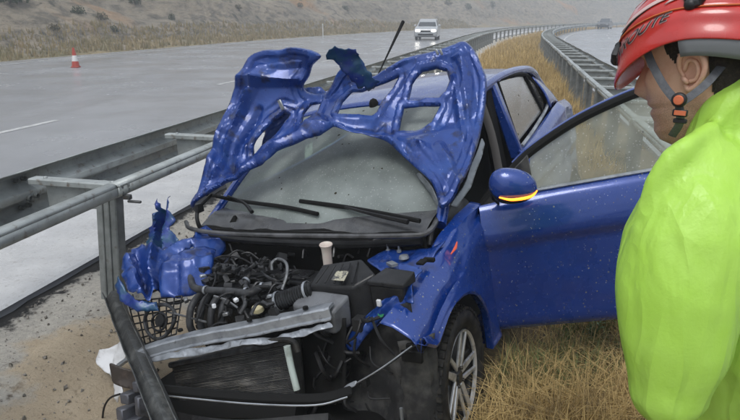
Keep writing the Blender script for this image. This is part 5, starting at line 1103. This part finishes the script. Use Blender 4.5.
coatm = mat('fluorescent_raincoat', (.49, .82, .11), .36, n1=(5, (.53, .85, .15), .4, .7), n2=(18, (.46, .79, .09), .5, .8), rn=(10, .28, .5), bump=((16, 16, 6), .004, 4), bump2=(200, .0005, 2), spec=.4)
t = coatm.node_tree; P = t.nodes['Principled BSDF']; prevn = P.inputs['Normal'].links[0].from_socket
for sc_, dist, rt in (((6, 6, 1.1), .045, (.22, .30, 0)), ((15, 15, 4), .012, (-.4, .3, .3))):      # creases of thin coated cloth
    tcn = t.nodes.new('ShaderNodeTexCoord'); mpn = t.nodes.new('ShaderNodeMapping'); mpn.inputs['Scale'].default_value = sc_; mpn.inputs['Rotation'].default_value = rt; ns = t.nodes.new('ShaderNodeTexNoise'); ns.inputs['Scale'].default_value = 1; ns.inputs['Detail'].default_value = 2; ns.inputs['Distortion'].default_value = .6
    ab_n = t.nodes.new('ShaderNodeMath'); ab_n.operation = 'SUBTRACT'; ab_n.inputs[1].default_value = .5; ab_m = t.nodes.new('ShaderNodeMath'); ab_m.operation = 'ABSOLUTE'; bn = t.nodes.new('ShaderNodeBump'); bn.inputs['Distance'].default_value = dist; bn.invert = True
    t.links.new(tcn.outputs['Object'], mpn.inputs[0]); t.links.new(mpn.outputs[0], ns.inputs['Vector']); t.links.new(ns.outputs['Fac'], ab_n.inputs[0]); t.links.new(ab_n.outputs[0], ab_m.inputs[0]); t.links.new(ab_m.outputs[0], bn.inputs['Height']); t.links.new(prevn, bn.inputs['Normal']); prevn = bn.outputs[0]
t.links.new(prevn, P.inputs['Normal'])
tl = t.nodes.new('ShaderNodeBsdfTranslucent'); mxs = t.nodes.new('ShaderNodeMixShader'); mxs.inputs[0].default_value = .2
t.links.new(P.inputs['Base Color'].links[0].from_socket, tl.inputs[0]); t.links.new(P.outputs[0], mxs.inputs[1]); t.links.new(tl.outputs[0], mxs.inputs[2]); t.links.new(mxs.outputs[0], t.nodes['Material Output'].inputs[0])
b = MB(); b.add(V2, F); b.build('raincoat', coatm, per, sharp=None)
legs = []
for sg in (-1, 1):
    hp = HIP + hl * .09 * sg + Vector((0, 0, -.05)); legs.append(([hp, hp + Vector((-.03, .02, -.4)), Vector((hp.x, hp.y, feet.z + .12))], [.11, .085, .07]))
V, F, _ = voxel(legs, .012, 4); b = MB(); b.add(V, F); b.build('trousers', mat('navy_trousers', (.015, .018, .03), .8), per)
for sg in (-1, 1):
    hp = HIP + hl * .09 * sg; f0 = Vector((hp.x, hp.y, feet.z + .055)); V, F, _ = voxel([([f0 - hf * .06, f0 + hf * .17], [.052, .045]), ([f0 - hf * .02, f0 + Vector((0, 0, .2)) - hf * .02], [.055, .06])], .01, 3); b = MB(); b.add(V, F); b.build('boot', mat('black_boot', (.015, .014, .013), .5), per)

# ------------------------------------------------------------------ things far off
cp_ = Wz(76, 67.5, .002); cone = thing('traffic_cone', cp_, 'red traffic cone with white band on the far side of the left road', 'traffic cone')
orange = mat('cone_red', (.42, .05, .03), .55, n1=(9, (.4, .06, .035), .45, .7))
MB().box(cp_ + Vector((0, 0, .025)), (.30, .30, .05)).build('base', orange, cone, mods=[('bevel', .01, 1)])
MB().lathe([(.15, .05), (.15, .06), (.125, .25)], cp_, (0, 0, 1), 20).build('lower_cone', orange, cone); MB().lathe([(.126, .25), (.126, .255), (.085, .48)], cp_, (0, 0, 1), 20).build('white_band', mat('cone_white', (.7, .68, .66), .5), cone); MB().lathe([(.086, .48), (.086, .49), (.04, .78), (.0, .79)], cp_, (0, 0, 1), 20).build('upper_cone', orange, cone)
dp = Wz(323, 37, 0); o = MB().tube([dp, dp + Vector((0, 0, 1.15))], [.045, .04], 8, 1).lathe([(0, 1.2), (.045, 1.17), (.05, 1.1)], dp, (0, 0, 1), 10).build('delineator_post', mat('white_post', (.6, .6, .58), .6), off=dp); tag(o, 'thin white marker post on the far verge above the torn hood', 'post')

def far_car(name, label, s, r, paint, head_on=True, tall=1.0):
    base = SR(s, r, .004); c = thing(name, base, label, 'car'); ang = -RA - math.atan2(cv(s + .5) - cv(s - .5), 1) + (.13 if head_on else 0); c.rotation_euler.z = ang
    # local: x right, y away from us, z up; nose towards us at y = -2.2
    def bd(b, nm, m, par=None, **k): return b.build(nm, m, par or c, off=(0, 0, 0), **k)
    prof = [(-2.15, .35), (-2.22, .6), (-2.15, .82), (-1.95, .95), (-1.1, 1.06), (1.9, 1.08), (2.15, .95), (2.2, .5), (2.1, .3), (-1.9, .25)]
    b = MB(); n = len(prof)
    for x, k in ((-.9, .94), (-.86, 1), (.86, 1), (.9, .94)): b.V += [Vector((x, y * (.97 if k < 1 else 1), .25 + (z - .25) * k)) for y, z in prof]
    for i in range(3): b.F += [(i * n + j, i * n + (j + 1) % n, (i + 1) * n + (j + 1) % n, (i + 1) * n + j) for j in range(n)]
    b.F += [tuple(range(n)), tuple(range(3 * n, 4 * n))]; bd(b, 'body', paint, mods=[('bevel', .05, 2)])
    zr = 1.62 * tall; bd(MB().hexa([(-.84, -1.0, 1.03), (.84, -1.0, 1.03), (.84, 1.95, 1.05), (-.84, 1.95, 1.05)], [(-.64, -.25, zr), (.64, -.25, zr), (.66, 1.5, zr), (-.66, 1.5, zr)]), 'cabin', paint, mods=[('bevel', .06, 2)])
    dk = M['gap']; gl2 = M['rglass2']
    bd(MB().add([(-.72, -.965, 1.09), (.72, -.965, 1.09), (.58, -.33, zr - .08), (-.58, -.33, zr - .08)], [(0, 1, 2, 3)]), 'windscreen', gl2, smooth=False)
    for sg in (-1, 1):
        bd(MB().add([(.82 * sg, -.7, 1.12), (.82 * sg, 1.6, 1.12), (.69 * sg, 1.3, zr - .1), (.69 * sg, -.2, zr - .1)], [(0, 1, 2, 3)]), 'side_window', gl2, smooth=False)
        for y in (-1.4, 1.4):
            bd(MB().lathe([(.2, .1), (.31, .09), (.33, .05), (.33, -.05), (.31, -.09), (.2, -.1)], (.78 * sg, y, .33), (1, 0, 0), 20, close=True).lathe([(0, .06), (.2, .07)], (.78 * sg, y, .33), (sg, 0, 0), 16), 'wheel', M['rubber'])
        bd(MB().box((.62 * sg, -2.16, .74), (.34, .12, .15)), 'headlight', M['lamp'] if head_on else M['lampoff'], mods=[('bevel', .04, 2)])
        bd(MB().box((.98 * sg, -.75, 1.12), (.2, .1, .14)), 'door_mirror', paint, mods=[('bevel', .03, 2)])
    bd(MB().box((0, -2.2, .70), (.8, .06, .12)), 'grille', dk, mods=[('bevel', .02, 1)]); bd(MB().box((0, -2.2, .45), (1.2, .08, .12)), 'lower_grille', dk, mods=[('bevel', .02, 1)]); bd(MB().box((0, -2.24, .56), (.5, .02, .11)), 'number_plate', paint)
    return c
M['rglass2'] = mat('far_windscreen', (.03, .035, .04), .08, coat=.5); M['lamp'] = emis('headlamp_on', (1, .95, .85), 14); M['lampoff'] = mat('headlamp_off', (.3, .3, .3), .2)
cone.scale = (.85, .85, .88)
s_, r_ = toSR(*Wz(424, 40.5, 0).xy)
far_car('oncoming_car', 'silver-white car with headlights on, driving towards us on the wet left road', s_ + 2, r_ - cv(s_ + 2), mat('silver_paint', (.42, .43, .44), .3, .4, .6))
far_car('distant_car', 'dark car far off on the right carriageway beside the red helmet', 108, 13.3 - cv(108), mat('dark_paint', (.03, .032, .038), .3, .2, .6), head_on=False)

# thistle and dry stalks under the open door
tp = Wz(590, 345, -.11); s1, r1 = toSR(*tp.xy); tp.z = gz(s1, r1) - .01; pl = thing('thistle_plant', tp, 'green thistle with dry stalks standing under the lower edge of the open door', 'plant')
b = MB(); lv = MB()
for k in range(6):
    a = k * 1.05 + .3; h = random.uniform(.16, .28); e = tp + Vector((math.cos(a) * .05, math.sin(a) * .05, h)); b.tube([tp, tp.lerp(e, .5) + Vector((.01, 0, .01)), e], [.004, .003, .0015], 5, 4)
    for j in range(7):
        q = tp.lerp(e, .25 + .1 * j); aa = random.random() * 6.28; d = Vector((math.cos(aa), math.sin(aa), random.uniform(.1, .7))) * random.uniform(.025, .05); w_ = d.cross(hz).normalized() * .007; lv.add([q, q + d * .5 + w_, q + d, q + d * .5 - w_], [(0, 1, 2, 3)])
b.build('stem', mat('weed_stem', (.10, .14, .05), .7), pl); lv.build('leaves', mat('weed_leaf', (.075, .13, .05), .6), pl)
b = MB()
for k in range(7):
    a = tp + Vector((random.uniform(-.04, .04), random.uniform(-.03, .03), .02)); e = a + Vector((random.uniform(-.22, .1), random.uniform(-.1, .05), random.uniform(.12, .28))); b.tube([a, a.lerp(e, .5) + Vector((0, 0, .03)), e], [.002, .0018, .001], 4, 4)
b.build('dry_stalks', mat('dry_stalk', (.45, .36, .2), .7), pl)

# ------------------------------------------------------------------ rainy haze
hzb = MB().box((500, 700, 23.5), (4400, 4400, 51)).build('haze', mat('haze_placeholder', (1, 1, 1)), smooth=False); hzb['kind'] = 'stuff'
hm_ = bpy.data.materials.new('rain_haze'); hm_.use_nodes = True; t = hm_.node_tree; t.nodes.clear(); out = t.nodes.new('ShaderNodeOutputMaterial'); pv = t.nodes.new('ShaderNodeVolumePrincipled')
pv.inputs['Color'].default_value = (.86, .90, .95, 1); pv.inputs['Density'].default_value = .0034; pv.inputs['Anisotropy'].default_value = .1; t.links.new(pv.outputs[0], out.inputs['Volume'])
hzb.data.materials[0] = hm_
